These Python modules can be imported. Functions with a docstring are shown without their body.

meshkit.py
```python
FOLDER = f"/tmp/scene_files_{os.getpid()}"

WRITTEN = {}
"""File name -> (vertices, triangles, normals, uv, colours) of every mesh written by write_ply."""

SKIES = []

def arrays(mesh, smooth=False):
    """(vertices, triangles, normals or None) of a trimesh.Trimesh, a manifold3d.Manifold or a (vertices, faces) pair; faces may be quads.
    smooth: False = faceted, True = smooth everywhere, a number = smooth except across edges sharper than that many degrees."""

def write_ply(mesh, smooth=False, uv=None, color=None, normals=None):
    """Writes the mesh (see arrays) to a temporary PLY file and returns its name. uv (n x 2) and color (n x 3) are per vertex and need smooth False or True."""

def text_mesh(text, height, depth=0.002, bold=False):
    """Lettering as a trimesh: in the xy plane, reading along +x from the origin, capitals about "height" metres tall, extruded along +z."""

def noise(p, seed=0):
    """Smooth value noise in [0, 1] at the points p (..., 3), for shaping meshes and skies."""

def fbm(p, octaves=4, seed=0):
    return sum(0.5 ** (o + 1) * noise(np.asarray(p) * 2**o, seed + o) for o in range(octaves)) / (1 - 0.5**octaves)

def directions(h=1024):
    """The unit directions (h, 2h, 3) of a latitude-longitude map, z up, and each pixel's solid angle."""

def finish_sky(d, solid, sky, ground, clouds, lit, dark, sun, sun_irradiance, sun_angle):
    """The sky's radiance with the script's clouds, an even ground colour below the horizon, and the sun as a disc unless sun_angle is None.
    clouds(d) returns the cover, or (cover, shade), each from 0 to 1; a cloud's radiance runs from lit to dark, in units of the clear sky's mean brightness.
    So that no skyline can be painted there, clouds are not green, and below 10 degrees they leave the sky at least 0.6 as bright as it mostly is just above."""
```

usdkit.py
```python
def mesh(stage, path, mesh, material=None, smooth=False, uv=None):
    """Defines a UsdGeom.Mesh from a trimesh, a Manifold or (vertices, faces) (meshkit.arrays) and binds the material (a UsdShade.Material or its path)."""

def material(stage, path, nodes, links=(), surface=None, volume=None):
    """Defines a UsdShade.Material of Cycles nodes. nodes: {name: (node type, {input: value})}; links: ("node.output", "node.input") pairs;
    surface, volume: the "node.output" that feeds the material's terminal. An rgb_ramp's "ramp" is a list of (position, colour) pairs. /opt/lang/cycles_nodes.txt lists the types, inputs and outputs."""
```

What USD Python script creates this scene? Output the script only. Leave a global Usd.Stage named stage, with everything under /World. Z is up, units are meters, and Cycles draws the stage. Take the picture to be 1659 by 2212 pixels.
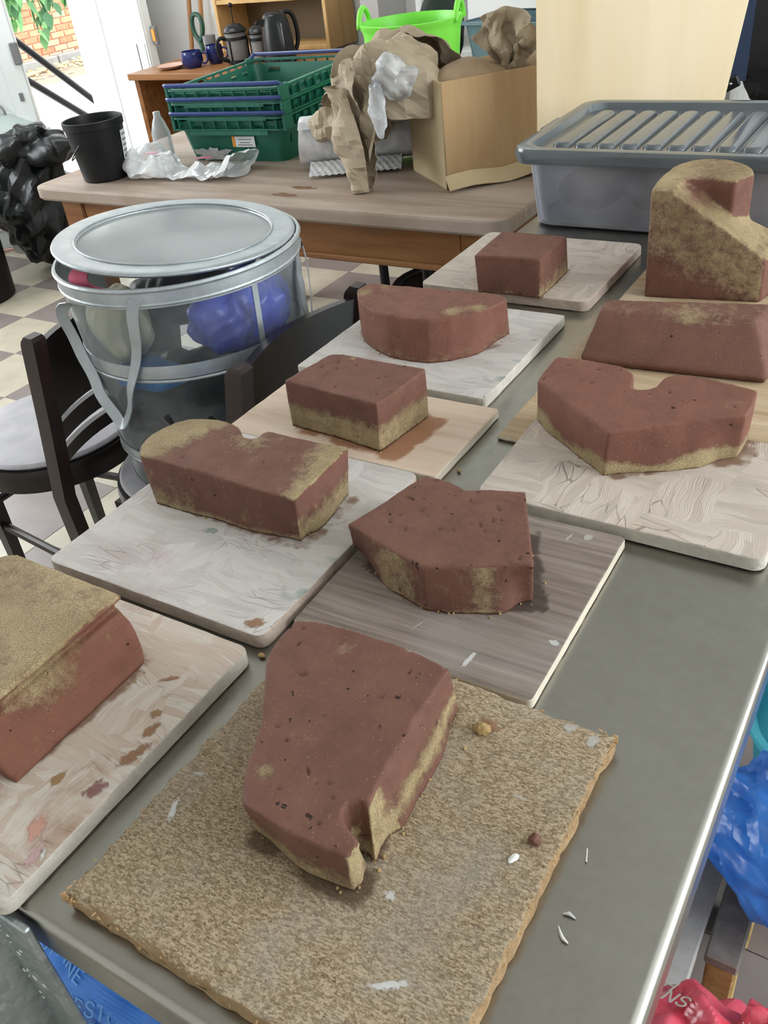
import math, random
import numpy as np, trimesh, usdkit, meshkit
from manifold3d import Manifold, CrossSection, Mesh as MMesh
from shapely.geometry import Polygon, Point
from pxr import Usd, UsdGeom, UsdLux, UsdShade, Gf, Sdf, Vt
stage = Usd.Stage.CreateInMemory()
UsdGeom.SetStageUpAxis(stage, "Z"); UsdGeom.SetStageMetersPerUnit(stage, 1.0)
UsdGeom.Xform.Define(stage, '/World'); UsdGeom.Scope.Define(stage, '/World/Looks')
# ------------------------------------------------------------------ camera, sky, window light, exposure
# x runs across the steel table, y along it, z up from the floor
T = 0.85                                   # top of the steel table
cam = UsdGeom.Camera.Define(stage, '/World/camera')
cam.CreateHorizontalApertureAttr(36.0); cam.CreateVerticalApertureAttr(48.0)
cam.CreateFocalLengthAttr(36.0*1930/1659); cam.CreateClippingRangeAttr((0.05, 200.0))
R_ = (0.851762, 0.51313, -0.105825); U_ = (-0.221519, 0.535747, 0.814804); F_ = (-0.474795, 0.670577, -0.569997)
cam.AddTransformOp().Set(Gf.Matrix4d(*R_, 0, *U_, 0, -F_[0], -F_[1], -F_[2], 0, 0, 0, 1.45, 1))
cam.CreateExposureAttr(-0.06)
dome = UsdLux.DomeLight.Define(stage, '/World/sky'); dome.CreateIntensityAttr(1.0); dome.CreateColorAttr(Gf.Vec3f(0.93, 0.97, 1.0))
dome.CreateExposureAttr(1.1)
sun = UsdLux.DistantLight.Define(stage, '/World/sun'); sun.CreateIntensityAttr(7.0); sun.CreateAngleAttr(.6); sun.CreateColorAttr(Gf.Vec3f(1., .97, .92)); sun.AddRotateYOp().Set(-21.)   # high sun from beyond the brick wall, into the yard
def rect(name, pos, target, w, h, inten, col):
    l = UsdLux.RectLight.Define(stage, '/World/'+name); l.CreateWidthAttr(w); l.CreateHeightAttr(h)
    l.CreateIntensityAttr(inten); l.CreateColorAttr(Gf.Vec3f(*col))
    p = np.array(pos, float); z = p-np.array(target, float); z /= np.linalg.norm(z)
    x = np.cross((0, 0, 1), z) if abs(z[2]) < .99 else np.array((1., 0, 0)); x /= np.linalg.norm(x); y = np.cross(z, x)
    l.AddTransformOp().Set(Gf.Matrix4d(*x, 0, *y, 0, *z, 0, *p, 1))
DAY = (0.95, 0.98, 1.0)
rect('window_daylight', (2.66, 1.9, 1.85), (0, 1.9, 1.2), 3.4, 1.45, 5.0, DAY)       # daylight through the window strip of the right wall
rect('rooflight_daylight', (1.1, .7, 2.80), (1.1, .7, 0), 1.6, 2.2, .8, DAY)
rect('side_window_daylight', (-4.70, 1.35, 1.75), (0, 1.35, 1.2), 2.3, 1.5, 6.5, DAY)
rect('back_rooflight_daylight', (-3.4, 3.1, 2.80), (-3.6, 4.2, 0), 1.5, 1.0, 11.0, DAY)   # daylight through the roof light over the back of the room   # daylight through the long window of the left wall     # daylight through the roof light
# ------------------------------------------------------------------ naming helpers
used = {}
def numbered(parent, name):
    k = (parent, name); n = used.get(k, 0); used[k] = n+1
    return f'{parent}/{name}' if n == 0 else f'{parent}/{name}_{n:03d}'
def tag(prim, label=None, cat=None, group=None, kind=None):
    p = prim.GetPrim() if hasattr(prim, 'GetPrim') else prim
    for k, v in (('label', label), ('category', cat), ('group', group), ('kind', kind)):
        if v: p.SetCustomDataByKey(k, v)
    return p
def thing(name, label, cat, loc=(0, 0, 0), rotz=0, group=None, rotx=0, roty=0, kind=None):
    x = UsdGeom.Xform.Define(stage, numbered('/World', name)); x.AddTranslateOp().Set(Gf.Vec3d(*loc))
    if rotz: x.AddRotateZOp().Set(rotz)
    if roty: x.AddRotateYOp().Set(roty)
    if rotx: x.AddRotateXOp().Set(rotx)
    return tag(x, label, cat, group, kind)
def obj(name, mesh, m, parent=None, smooth=30, attrs=None, label=None, kind=None):
    pp = str(parent.GetPath()) if parent is not None else '/World'
    p = usdkit.mesh(stage, numbered(pp, name), mesh, m, smooth)
    for k, v in (attrs or {}).items():
        UsdGeom.PrimvarsAPI(p).CreatePrimvar(k, Sdf.ValueTypeNames.FloatArray, 'vertex').Set(Vt.FloatArray.FromNumpy(np.asarray(v, np.float32)))
    return tag(p, label, None, None, kind)
def dup(src, loc, rotz, label, group=None):
    r = thing(src.GetName().split('_0')[0], label, src.GetCustomDataByKey('category'), loc, rotz, group)
    r.GetReferences().AddInternalReference(src.GetPath()); r.SetInstanceable(True)
    return r
# ------------------------------------------------------------------ mesh helpers
cat = lambda ms: trimesh.util.concatenate(list(ms))
def tm(man):
    m = man.to_mesh(); return trimesh.Trimesh(m.vert_properties[:, :3], m.tri_verts, process=False)
def man(t): return Manifold(MMesh(np.asarray(t.vertices, np.float32), np.asarray(t.faces, np.uint32)))
def box(sx, sy, sz, c=0.003, at=(0, 0, 0)):
    """a box with chamfered edges, its base centre at 'at'"""
    hx, hy, hz = sx/2, sy/2, sz/2; c = min(c, hx*.9, hy*.9, hz*.9); pts = []
    for a in (-1, 1):
        for b in (-1, 1):
            for d in (-1, 1):
                pts += [(a*(hx-c), b*(hy-c), d*hz), (a*(hx-c), b*hy, d*(hz-c)), (a*hx, b*(hy-c), d*(hz-c))]
    m = trimesh.convex.convex_hull(np.array(pts)); m.apply_translation((at[0], at[1], at[2]+hz)); return m
def hull(pts): return trimesh.convex.convex_hull(np.array(pts, float))
def lathe(prof, n=48, at=(0, 0, 0)):
    m = trimesh.creation.revolve(np.array(prof, float), sections=n); m.apply_translation(at); m.fix_normals(); return m
def cyl(a, b, r, n=16, r2=None):
    a, b = np.array(a, float), np.array(b, float); return tube([a, b], [r, r if r2 is None else r2], n)
def tube(pts, r, n=10):
    p = np.array(pts, float); r = np.broadcast_to(np.asarray(r, float), (len(p),))
    t = np.gradient(p, axis=0); t /= np.linalg.norm(t, axis=1, keepdims=True)+1e-12
    a = np.cross(t[0], (0, 0, 1.) if abs(t[0][2]) < .9 else (1., 0, 0)); a /= np.linalg.norm(a); A = []
    for k in range(len(p)):
        a = a-t[k]*(a@t[k]); a /= np.linalg.norm(a); A.append(a)
    A = np.array(A); B = np.cross(t, A); ang = np.arange(n)*2*np.pi/n
    v = p[:, None]+r[:, None, None]*(np.cos(ang)[None, :, None]*A[:, None]+np.sin(ang)[None, :, None]*B[:, None])
    v = np.vstack([v.reshape(-1, 3), p[:1], p[-1:]]); f = []
    for i in range(len(p)-1):
        for j in range(n):
            k = (j+1) % n; f += [(i*n+j, i*n+k, (i+1)*n+k), (i*n+j, (i+1)*n+k, (i+1)*n+j)]
    e = len(p)*n
    for j in range(n): k = (j+1) % n; f += [(e, k, j), (e+1, e-n+j, e-n+k)]
    return trimesh.Trimesh(v, f, process=False)
def loft(loops, cap=True):
    L = np.array(loops, float); k, n = L.shape[:2]; v = L.reshape(-1, 3); f = []
    for i in range(k-1):
        for j in range(n):
            m = (j+1) % n; f += [(i*n+j, i*n+m, (i+1)*n+m), (i*n+j, (i+1)*n+m, (i+1)*n+j)]
    if cap:
        v = np.vstack([v, L[0].mean(0), L[-1].mean(0)]); e = k*n
        for j in range(n): m = (j+1) % n; f += [(e, m, j), (e+1, (k-1)*n+j, (k-1)*n+m)]
    return trimesh.Trimesh(v, f, process=False)
def rrect(hx, hy, r, n=6):
    o = []
    for cx, cy, a0 in ((1, 1, 0), (-1, 1, 90), (-1, -1, 180), (1, -1, 270)):
        for k in range(n+1):
            a = math.radians(a0+90*k/n); o.append((cx*(hx-r)+r*math.cos(a), cy*(hy-r)+r*math.sin(a)))
    return np.array(o)
def rslab(hx, hy, z0, z1, r=.01, b=.002, n=6):
    """a slab with rounded plan corners and softened top and bottom edges"""
    L = []
    for z, i in ((z0, b), (z0+b, 0), (z1-b, 0), (z1-b*.3, b*.3), (z1, b)):
        q = rrect(hx-i, hy-i, max(r-i, .0005), n); L.append(np.c_[q, np.full(len(q), z)])
    return loft(L)
def ribbon(pts, wid, th=.0015):
    """a strap: pts run along its middle, wid gives the half-width vectors"""
    p = np.array(pts, float); w = np.array(wid, float); t = np.gradient(p, axis=0); n = np.cross(t, w); n /= np.linalg.norm(n, axis=1, keepdims=True)+1e-9
    return loft(np.stack([p+w+n*th/2, p-w+n*th/2, p-w-n*th/2, p+w-n*th/2], 1))
def spline(pts, n):
    from scipy.interpolate import CubicSpline
    p = np.array(pts, float); d = np.r_[0, np.cumsum(np.linalg.norm(np.diff(p, axis=0), axis=1))]; return CubicSpline(d, p)(np.linspace(0, d[-1], n))
def folds(p, seed, f, k=7):
    """sharp creases: triangle waves in random directions"""
    g = np.random.default_rng(seed); o = 0
    for i in range(k):
        d = g.normal(size=3); d /= np.linalg.norm(d); s = f*g.uniform(.5, 1.9); x = p@d*s+g.uniform()+.35*meshkit.noise(p*f*.6, seed+i); o = o+np.abs((x % 1)*2-1)/s*f
    return o/k-.5
def crumpled(radii, at, seed, f=8., amp=.25, sub=4, flat=True, squash=None):
    """a bag or ball of crumpled film or paper"""
    s = trimesh.creation.icosphere(sub); v = s.vertices*np.array(radii)
    d = 1+amp*folds(v, seed, f)*2+amp*.8*(meshkit.fbm(v*f*.7, 3, seed)-.5)
    v = v*d[:, None]
    if squash is not None: v[:, 2] = np.maximum(v[:, 2], squash)
    s.vertices = v+np.array(at); return s
def text(s, h, depth=.0008, bold=True): return meshkit.text_mesh(s, h, depth, bold)
def xf(m, loc=(0, 0, 0), rz=0, rx=0, ry=0):
    M = trimesh.transformations.euler_matrix(math.radians(rx), math.radians(ry), math.radians(rz)); M[:3, 3] = loc
    m = m.copy(); m.apply_transform(M); return m
# ------------------------------------------------------------------ materials
def mat(name, nodes, links, surface='p.BSDF'): return usdkit.material(stage, '/World/Looks/'+name, nodes, links, surface=surface)
def plain(name, c, rough=.5, metal=0., c2=None, scale=20., bump=0., bscale=60., var=None, stretch=None, **kw):
    """one colour, or two mixed by noise; bump by a finer noise"""
    N = {'p': ('principled_bsdf', dict(base_color=c, roughness=rough, metallic=metal, **kw)), 'tc': ('texture_coordinate', {})}; L = []
    src = 'tc.object'
    if stretch: N['mp'] = ('mapping', dict(scale=stretch)); L.append(('tc.object', 'mp.vector')); src = 'mp.vector'
    if c2 is not None:
        N['n'] = ('noise_texture', dict(scale=scale, detail=5., roughness=.6)); N['r'] = ('rgb_ramp', dict(ramp=[(.32, c), (.68, c2)]))
        L += [(src, 'n.vector'), ('n.fac', 'r.fac'), ('r.color', 'p.base_color')]
    if bump:
        N['bn'] = ('noise_texture', dict(scale=bscale, detail=4., roughness=.6)); N['b'] = ('bump', dict(strength=bump, distance=.003))
        L += [(src, 'bn.vector'), ('bn.fac', 'b.height'), ('b.normal', 'p.normal')]
    return mat(name, N, L)
def clay(name, c=(.150, .070, .051), c2=(.110, .049, .036), sand=(.60, .47, .27), sand2=(.21, .16, .085), rough=.66, pit=.735):
    """damp red clay with scratches and small pits; the mesh's sand attribute says where sand clings"""
    N = {'tc': ('texture_coordinate', {}), 'p': ('principled_bsdf', dict(roughness=rough, specular_ior_level=.2)),
         'n1': ('noise_texture', dict(scale=30., detail=8., roughness=.68)), 'r1': ('rgb_ramp', dict(ramp=[(.28, c2), (.5, c), (.75, tuple(x*1.2 for x in c))])),
         'at': ('attribute', dict(attribute='sand')), 'n2': ('noise_texture', dict(scale=60., detail=9., roughness=.82)),
         'm1': ('math', dict(math_type='subtract', value2=.5)), 'm2': ('math', dict(math_type='multiply_add', value2=2.2)), 'mr': ('map_range', dict(from_min=.34, from_max=.86, clamp=True)),
         'n3': ('noise_texture', dict(scale=560., detail=2.)), 'sp': ('map_range', dict(from_min=.685, from_max=.715, to_max=.85, clamp=True)), 'mx': ('math', dict(math_type='maximum')),
         'n4': ('noise_texture', dict(scale=720., detail=3., roughness=.85)), 'r4': ('rgb_ramp', dict(ramp=[(.34, sand2), (.5, tuple((a+b)/2 for a, b in zip(sand, sand2))), (.66, sand)])),
         'n5': ('noise_texture', dict(scale=9., detail=4., roughness=.6)), 'r5': ('rgb_ramp', dict(ramp=[(.33, (.62, .60, .54)), (.62, (1, 1, 1))])), 'mm': ('mix', dict(mix_type='multiply', fac=1.)),
         'mix': ('mix', {}), 'hs': ('math', dict(math_type='multiply')), 'h2': ('math', dict(math_type='multiply_add', value2=.5)), 'b': ('bump', dict(strength=.8, distance=.0016)),
         'nb': ('noise_texture', dict(scale=150., detail=6., roughness=.75)), 'pv': ('noise_texture', dict(scale=95., detail=2., roughness=.5)), 'pm': ('map_range', dict(from_min=pit, from_max=pit+.035, clamp=True)), 'pc': ('mix', dict(color2=tuple(x*.28 for x in c2))),
         'ph': ('math', dict(math_type='multiply_add', value2=-1.4)), 'sm': ('mapping', dict(scale=(260, 26, 60), rotation=(0, 0, .5))), 'sn': ('noise_texture', dict(scale=1., detail=3.)), 'sr': ('map_range', dict(from_min=.64, from_max=.74, to_max=.5, clamp=True)), 'sc': ('mix', dict(color2=c2)), 'sh': ('math', dict(math_type='multiply_add', value2=-.5))}
    L = [('tc.object', f'{k}.vector') for k in ('n1', 'n2', 'n3', 'n4', 'n5', 'nb', 'pv', 'sm')]
    L += [('n1.fac', 'r1.fac'), ('n2.fac', 'm1.value1'), ('m1.value', 'm2.value1'), ('at.fac', 'm2.value3'), ('m2.value', 'mr.value'), ('n3.fac', 'sp.value'), ('mr.result', 'mx.value1'), ('sp.result', 'mx.value2'),
          ('n4.fac', 'r4.fac'), ('n5.fac', 'r5.fac'), ('r4.color', 'mm.color1'), ('r5.color', 'mm.color2'), ('sm.vector', 'sn.vector'), ('sn.fac', 'sr.value'), ('r1.color', 'sc.color1'), ('sr.result', 'sc.fac'), ('sc.color', 'pc.color1'), ('pv.fac', 'pm.value'), ('pm.result', 'pc.fac'),
          ('pc.color', 'mix.color1'), ('mm.color', 'mix.color2'), ('mx.value', 'mix.fac'), ('mix.color', 'p.base_color'),
          ('n4.fac', 'hs.value1'), ('mx.value', 'hs.value2'), ('nb.fac', 'h2.value1'), ('hs.value', 'h2.value3'), ('pm.result', 'ph.value1'), ('h2.value', 'ph.value3'), ('sr.result', 'sh.value1'), ('ph.value', 'sh.value3'), ('sh.value', 'b.height'), ('b.normal', 'p.normal')]
    return mat(name, N, L)
def osb(name, tones, crack=(.07, .055, .045), stain=(.35, .17, .13), stain_at=.62, spot=(.10, .20, .16), rough=.55, seed=0., wet=(.17, .085, .045), crack_w=.5):
    """pressed strand board under worn paint: long flakes in two directions, dark gaps, stains"""
    N = {'tc': ('texture_coordinate', {}), 'p': ('principled_bsdf', dict(roughness=rough, specular_ior_level=.3)), 'nd': ('noise_texture', dict(scale=9., detail=2.)), 'wd': ('mix', dict(mix_type='add', fac=.05)),
         'off': ('mapping', dict(location=(seed, seed*.7, 0)))}
    L = [('tc.object', 'off.vector'), ('off.vector', 'nd.vector'), ('off.vector', 'wd.color1'), ('nd.color', 'wd.color2')]
    for k, (rot, sc) in enumerate((((0, 0, .5), (15, 95, 1)), ((0, 0, -.8), (85, 17, 1)), ((0, 0, 1.4), (18, 105, 1)))):
        N[f'm{k}'] = ('mapping', dict(rotation=rot, scale=sc)); N[f'v{k}'] = ('voronoi_texture', dict(scale=1.15, dimensions='2D')); N[f'e{k}'] = ('voronoi_texture', dict(scale=1., dimensions='2D', feature='distance_to_edge'))
        N[f'g{k}'] = ('noise_texture', dict(scale=3., detail=4.)); N[f'w{k}'] = ('rgb_to_bw', {})
        N[f'gm{k}'] = ('mapping', dict(rotation=rot, scale=tuple(3*x if x > 40 else x*.5 for x in sc)))
        L += [('wd.color', f'm{k}.vector'), (f'm{k}.vector', f'v{k}.vector'), (f'm{k}.vector', f'e{k}.vector'), (f'v{k}.color', f'w{k}.color'), ('wd.color', f'gm{k}.vector'), (f'gm{k}.vector', f'g{k}.vector')]
    N.update({'sel': ('voronoi_texture', dict(scale=17., dimensions='2D')), 'ss': ('separate_color', {}), 'c1': ('math', dict(math_type='greater_than', value2=.38)), 'c2': ('math', dict(math_type='greater_than', value2=.7))})
    L += [('wd.color', 'sel.vector'), ('sel.color', 'ss.color'), ('ss.r', 'c1.value1'), ('ss.r', 'c2.value1')]
    def pick(tag_, a, b, c):
        N[tag_+'a'] = ('mix_float', {}); N[tag_+'b'] = ('mix_float', {})
        L.extend([('c1.value', tag_+'a.fac'), (a, tag_+'a.a'), (b, tag_+'a.b'), ('c2.value', tag_+'b.fac'), (tag_+'a.result', tag_+'b.a'), (c, tag_+'b.b')])
        return tag_+'b.result'
    val = pick('q', 'w0.val', 'w1.val', 'w2.val'); edge = pick('x', 'e0.distance', 'e1.distance', 'e2.distance'); grain = pick('y', 'g0.fac', 'g1.fac', 'g2.fac')
    N.update({'tv': ('math', dict(math_type='multiply_add', value2=.34)), 'gs': ('math', dict(math_type='multiply_add', value2=.40, value3=.10)), 'tr': ('rgb_ramp', dict(ramp=list(zip((.25, .45, .6, .8), tones)))),
              'cm': ('map_range', dict(from_min=.0, from_max=.05, to_min=1., to_max=0., clamp=True)), 'cn': ('noise_texture', dict(scale=14., detail=4.)), 'cr': ('map_range', dict(from_min=.5, from_max=.66, to_max=crack_w, clamp=True)), 'cc': ('math', dict(math_type='multiply')),
              'mc': ('mix', dict(color2=crack)), 'sn': ('noise_texture', dict(scale=7., detail=6., roughness=.65)), 'sr': ('map_range', dict(from_min=stain_at, from_max=stain_at+.14, to_max=.75, clamp=True)), 'ms': ('mix', dict(color2=stain)),
              'pn': ('noise_texture', dict(scale=11., detail=3.)), 'pr': ('map_range', dict(from_min=.70, from_max=.74, to_max=.7, clamp=True)), 'mp_': ('mix', dict(color2=spot)), 'po': ('mapping', dict(location=(7.3, 2.1, 3.3))),
              'at': ('attribute', dict(attribute='stain')), 'wn': ('noise_texture', dict(scale=45., detail=5.)), 'wa': ('math', dict(math_type='add')), 'wr': ('map_range', dict(from_min=.92, from_max=1.12, to_max=.85, clamp=True)), 'mw': ('mix', dict(color2=wet)),
              'b': ('bump', dict(strength=.7, distance=.0013)), 'bh': ('math', dict(math_type='multiply_add', value2=-1.2))})
    L += [(grain, 'gs.value1'), (val, 'tv.value1'), ('gs.value', 'tv.value3'), ('tv.value', 'tr.fac'), (edge, 'cm.value'), ('off.vector', 'cn.vector'), ('cn.fac', 'cr.value'), ('cm.result', 'cc.value1'), ('cr.result', 'cc.value2'),
          ('tr.color', 'mc.color1'), ('cc.value', 'mc.fac'), ('off.vector', 'sn.vector'), ('sn.fac', 'sr.value'), ('sr.result', 'ms.fac'), ('mc.color', 'ms.color1'), ('off.vector', 'po.vector'), ('po.vector', 'pn.vector'), ('pn.fac', 'pr.value'), ('pr.result', 'mp_.fac'), ('ms.color', 'mp_.color1'),
          ('tc.object', 'wn.vector'), ('at.fac', 'wa.value1'), ('wn.fac', 'wa.value2'), ('wa.value', 'wr.value'), ('wr.result', 'mw.fac'), ('mp_.color', 'mw.color1'), ('mw.color', 'p.base_color'),
          ('cc.value', 'bh.value1'), (grain, 'bh.value3'), ('bh.value', 'b.height'), ('b.normal', 'p.normal')]
    return mat(name, N, L)
def wood(name, tones, scale=(3, 60, 3), rough=.5, blot=None, wet=(.15, .06, .025), bump=.25, spec=.35, pos=(.3, .5, .7)):
    N = {'tc': ('texture_coordinate', {}), 'mp': ('mapping', dict(scale=scale)), 'n': ('noise_texture', dict(scale=1., detail=6., roughness=.6, distortion=.4)), 'r': ('rgb_ramp', dict(ramp=list(zip(pos, tones)))),
         'p': ('principled_bsdf', dict(roughness=rough, specular_ior_level=spec)), 'b': ('bump', dict(strength=bump, distance=.001)), 'at': ('attribute', dict(attribute='stain')), 'wn': ('noise_texture', dict(scale=28., detail=4.)),
         'wa': ('math', dict(math_type='add')), 'wr': ('map_range', dict(from_min=.90, from_max=1.06, to_max=.85, clamp=True)), 'mw': ('mix', dict(color2=wet)), 'bn': ('noise_texture', dict(scale=6., detail=5.)), 'br': ('map_range', dict(from_min=.52, from_max=.72, to_max=.6 if blot else 0., clamp=True)), 'mb': ('mix', dict(color2=blot or (0, 0, 0)))}
    L = [('tc.object', 'mp.vector'), ('mp.vector', 'n.vector'), ('n.fac', 'r.fac'), ('n.fac', 'b.height'), ('b.normal', 'p.normal'), ('tc.object', 'wn.vector'), ('at.fac', 'wa.value1'), ('wn.fac', 'wa.value2'), ('wa.value', 'wr.value'),
         ('tc.object', 'bn.vector'), ('bn.fac', 'br.value'), ('br.result', 'mb.fac'), ('r.color', 'mb.color1'), ('mb.color', 'mw.color1'), ('wr.result', 'mw.fac'), ('mw.color', 'p.base_color')]
    return mat(name, N, L)
def film(name, c, clear=.5, rough=.2, c2=None, scale=12., tint=(1, 1, 1)):
    """thin plastic: part see-through, part glossy"""
    N = {'t': ('transparent_bsdf', dict(color=tint)), 'p': ('principled_bsdf', dict(base_color=c, roughness=rough)), 'm': ('mix_closure', {}), 'lw': ('fresnel', dict(IOR=1.45)), 'tc': ('texture_coordinate', {}),
         'n': ('noise_texture', dict(scale=scale, detail=4.)), 'r': ('map_range', dict(from_min=.3, from_max=.7, to_min=max(0, 1-clear-.14), to_max=min(1, 1-clear+.14), clamp=True)), 'mx': ('math', dict(math_type='add', use_clamp=True))}
    L = [('tc.object', 'n.vector'), ('n.fac', 'r.value'), ('r.result', 'mx.value1'), ('lw.fac', 'mx.value2'), ('mx.value', 'm.fac'), ('t.BSDF', 'm.closure1'), ('p.BSDF', 'm.closure2')]
    if c2 is not None: N['cr'] = ('rgb_ramp', dict(ramp=[(.35, c), (.65, c2)])); L += [('n.fac', 'cr.fac'), ('cr.color', 'p.base_color')]
    return mat(name, N, L, 'm.closure')
M_white = plain('white_paint', (.72, .75, .74), .45, c2=(.66, .69, .68), scale=3.)
M_wall = plain('wall_paint', (.82, .83, .81), .7, c2=(.76, .78, .77), scale=2.5)
M_ceil = plain('ceiling_paint', (.62, .63, .61), .8)
M_tl = plain('tile_cream', (.52, .47, .37), .35, c2=(.40, .36, .28), scale=7.)
M_td = plain('tile_taupe', (.20, .165, .155), .35, c2=(.255, .215, .20), scale=9.)
M_grout = plain('tile_grout', (.26, .23, .19), .8)
M_ground = plain('yard_concrete', (.62, .60, .56), .9, c2=(.50, .48, .44), scale=1.2)
M_litter = plain('yard_dirt', (.20, .17, .125), .95, c2=(.30, .255, .19), scale=6.)
M_mortar = plain('mortar', (.44, .24, .15), .95, c2=(.50, .30, .20), scale=9.)
M_brick = [plain(f'brick_{i}', c, .9, c2=c2, scale=14.) for i, (c, c2) in enumerate((((.50, .15, .075), (.58, .22, .12)), ((.58, .20, .10), (.62, .30, .18)), ((.44, .12, .065), (.52, .19, .10)), ((.52, .30, .20), (.56, .24, .14)), ((.38, .24, .17), (.48, .30, .20))))]
M_kerb = plain('kerb_stone', (.17, .17, .16), .9, c2=(.25, .25, .23), scale=5.)
M_leaf = [mat(f'vine_leaf_{i}', {'p': ('principled_bsdf', dict(base_color=c, roughness=.5)), 't': ('translucent_bsdf', dict(color=c)), 'm': ('mix_closure', dict(fac=.35))}, [('p.BSDF', 'm.closure1'), ('t.BSDF', 'm.closure2')], 'm.closure') for i, c in enumerate(((.06, .16, .05), (.11, .27, .09), (.035, .11, .04)))]
M_dryleaf = plain('fallen_leaf', (.55, .42, .20), .8, c2=(.42, .30, .13), scale=3.)
M_steel = mat('brushed_steel', {'p': ('principled_bsdf', dict(metallic=1., base_color=(.43, .42, .385), roughness=.27)), 'tc': ('texture_coordinate', {}), 'n': ('noise_texture', dict(scale=5., detail=6., roughness=.65)), 'r': ('map_range', dict(from_min=.3, from_max=.75, to_min=.25, to_max=.31, clamp=True)),
    'mp': ('mapping', dict(scale=(400, 3, 3))), 'g': ('noise_texture', dict(scale=1., detail=3.)), 'b': ('bump', dict(strength=.05, distance=.0006)), 'c': ('rgb_ramp', dict(ramp=[(.3, (.345, .337, .305)), (.7, (.375, .367, .335))]))},
    [('tc.object', 'n.vector'), ('n.fac', 'r.value'), ('r.result', 'p.roughness'), ('tc.object', 'mp.vector'), ('mp.vector', 'g.vector'), ('g.fac', 'b.height'), ('b.normal', 'p.normal'), ('n.fac', 'c.fac'), ('c.color', 'p.base_color')])
M_galv = mat('galvanised', {'p': ('principled_bsdf', dict(metallic=.85, roughness=.45)), 'tc': ('texture_coordinate', {}), 'v': ('voronoi_texture', dict(scale=130.)), 'n': ('noise_texture', dict(scale=12., detail=4.)), 'w': ('rgb_to_bw', {}), 'a': ('math', dict(math_type='multiply_add', value2=.35)), 'r': ('rgb_ramp', dict(ramp=[(.35, (.25, .29, .295)), (.7, (.36, .405, .41)), (.9, (.52, .56, .56))]))},
    [('tc.object', 'v.vector'), ('tc.object', 'n.vector'), ('v.color', 'w.color'), ('w.val', 'a.value1'), ('n.fac', 'a.value3'), ('a.value', 'r.fac'), ('r.color', 'p.base_color')])
M_spat = plain('plaster_spatter', (.72, .73, .70), .8)
M_osb_w = osb('strandboard_white', ((0.407, 0.352, 0.301), (0.509, 0.443, 0.383), (0.577, 0.514, 0.449), (0.497, 0.432, 0.373)), seed=1.3, stain=(.44, .33, .25), stain_at=.57, spot=(.46, .42, .37), crack_w=.85)
M_osb_g = osb('strandboard_grey', ((00.439, 00.406, 00.384), (00.522, 00.494, 00.466), (00.582, 00.554, 00.527), (00.505, 00.473, 00.445)), seed=4.1, stain=(.44, .35, .34), stain_at=.56, crack_w=.65)
M_osb_p = osb('strandboard_stained', ((.44, .33, .26), (.52, .44, .37), (.58, .53, .47), (.52, .42, .34)), seed=8.2, stain=(.27, .13, .065), stain_at=.56, spot=(.24, .10, .10), crack_w=.6)
M_edge = plain('board_edge', (.55, .52, .46), .7, c2=(.44, .40, .34), scale=45., bump=.6, bscale=160.)
M_edge_d = plain('board_edge_worn', (.46, .38, .31), .75, c2=(.30, .24, .20), scale=32., bump=.6, bscale=160.)
M_ply_g = wood('weathered_ply', ((.125, .098, .080), (.215, .175, .148), (.30, .255, .22)), (5, 130, 5), .6, blot=(.31, .285, .265), wet=(.045, .032, .025))
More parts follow.
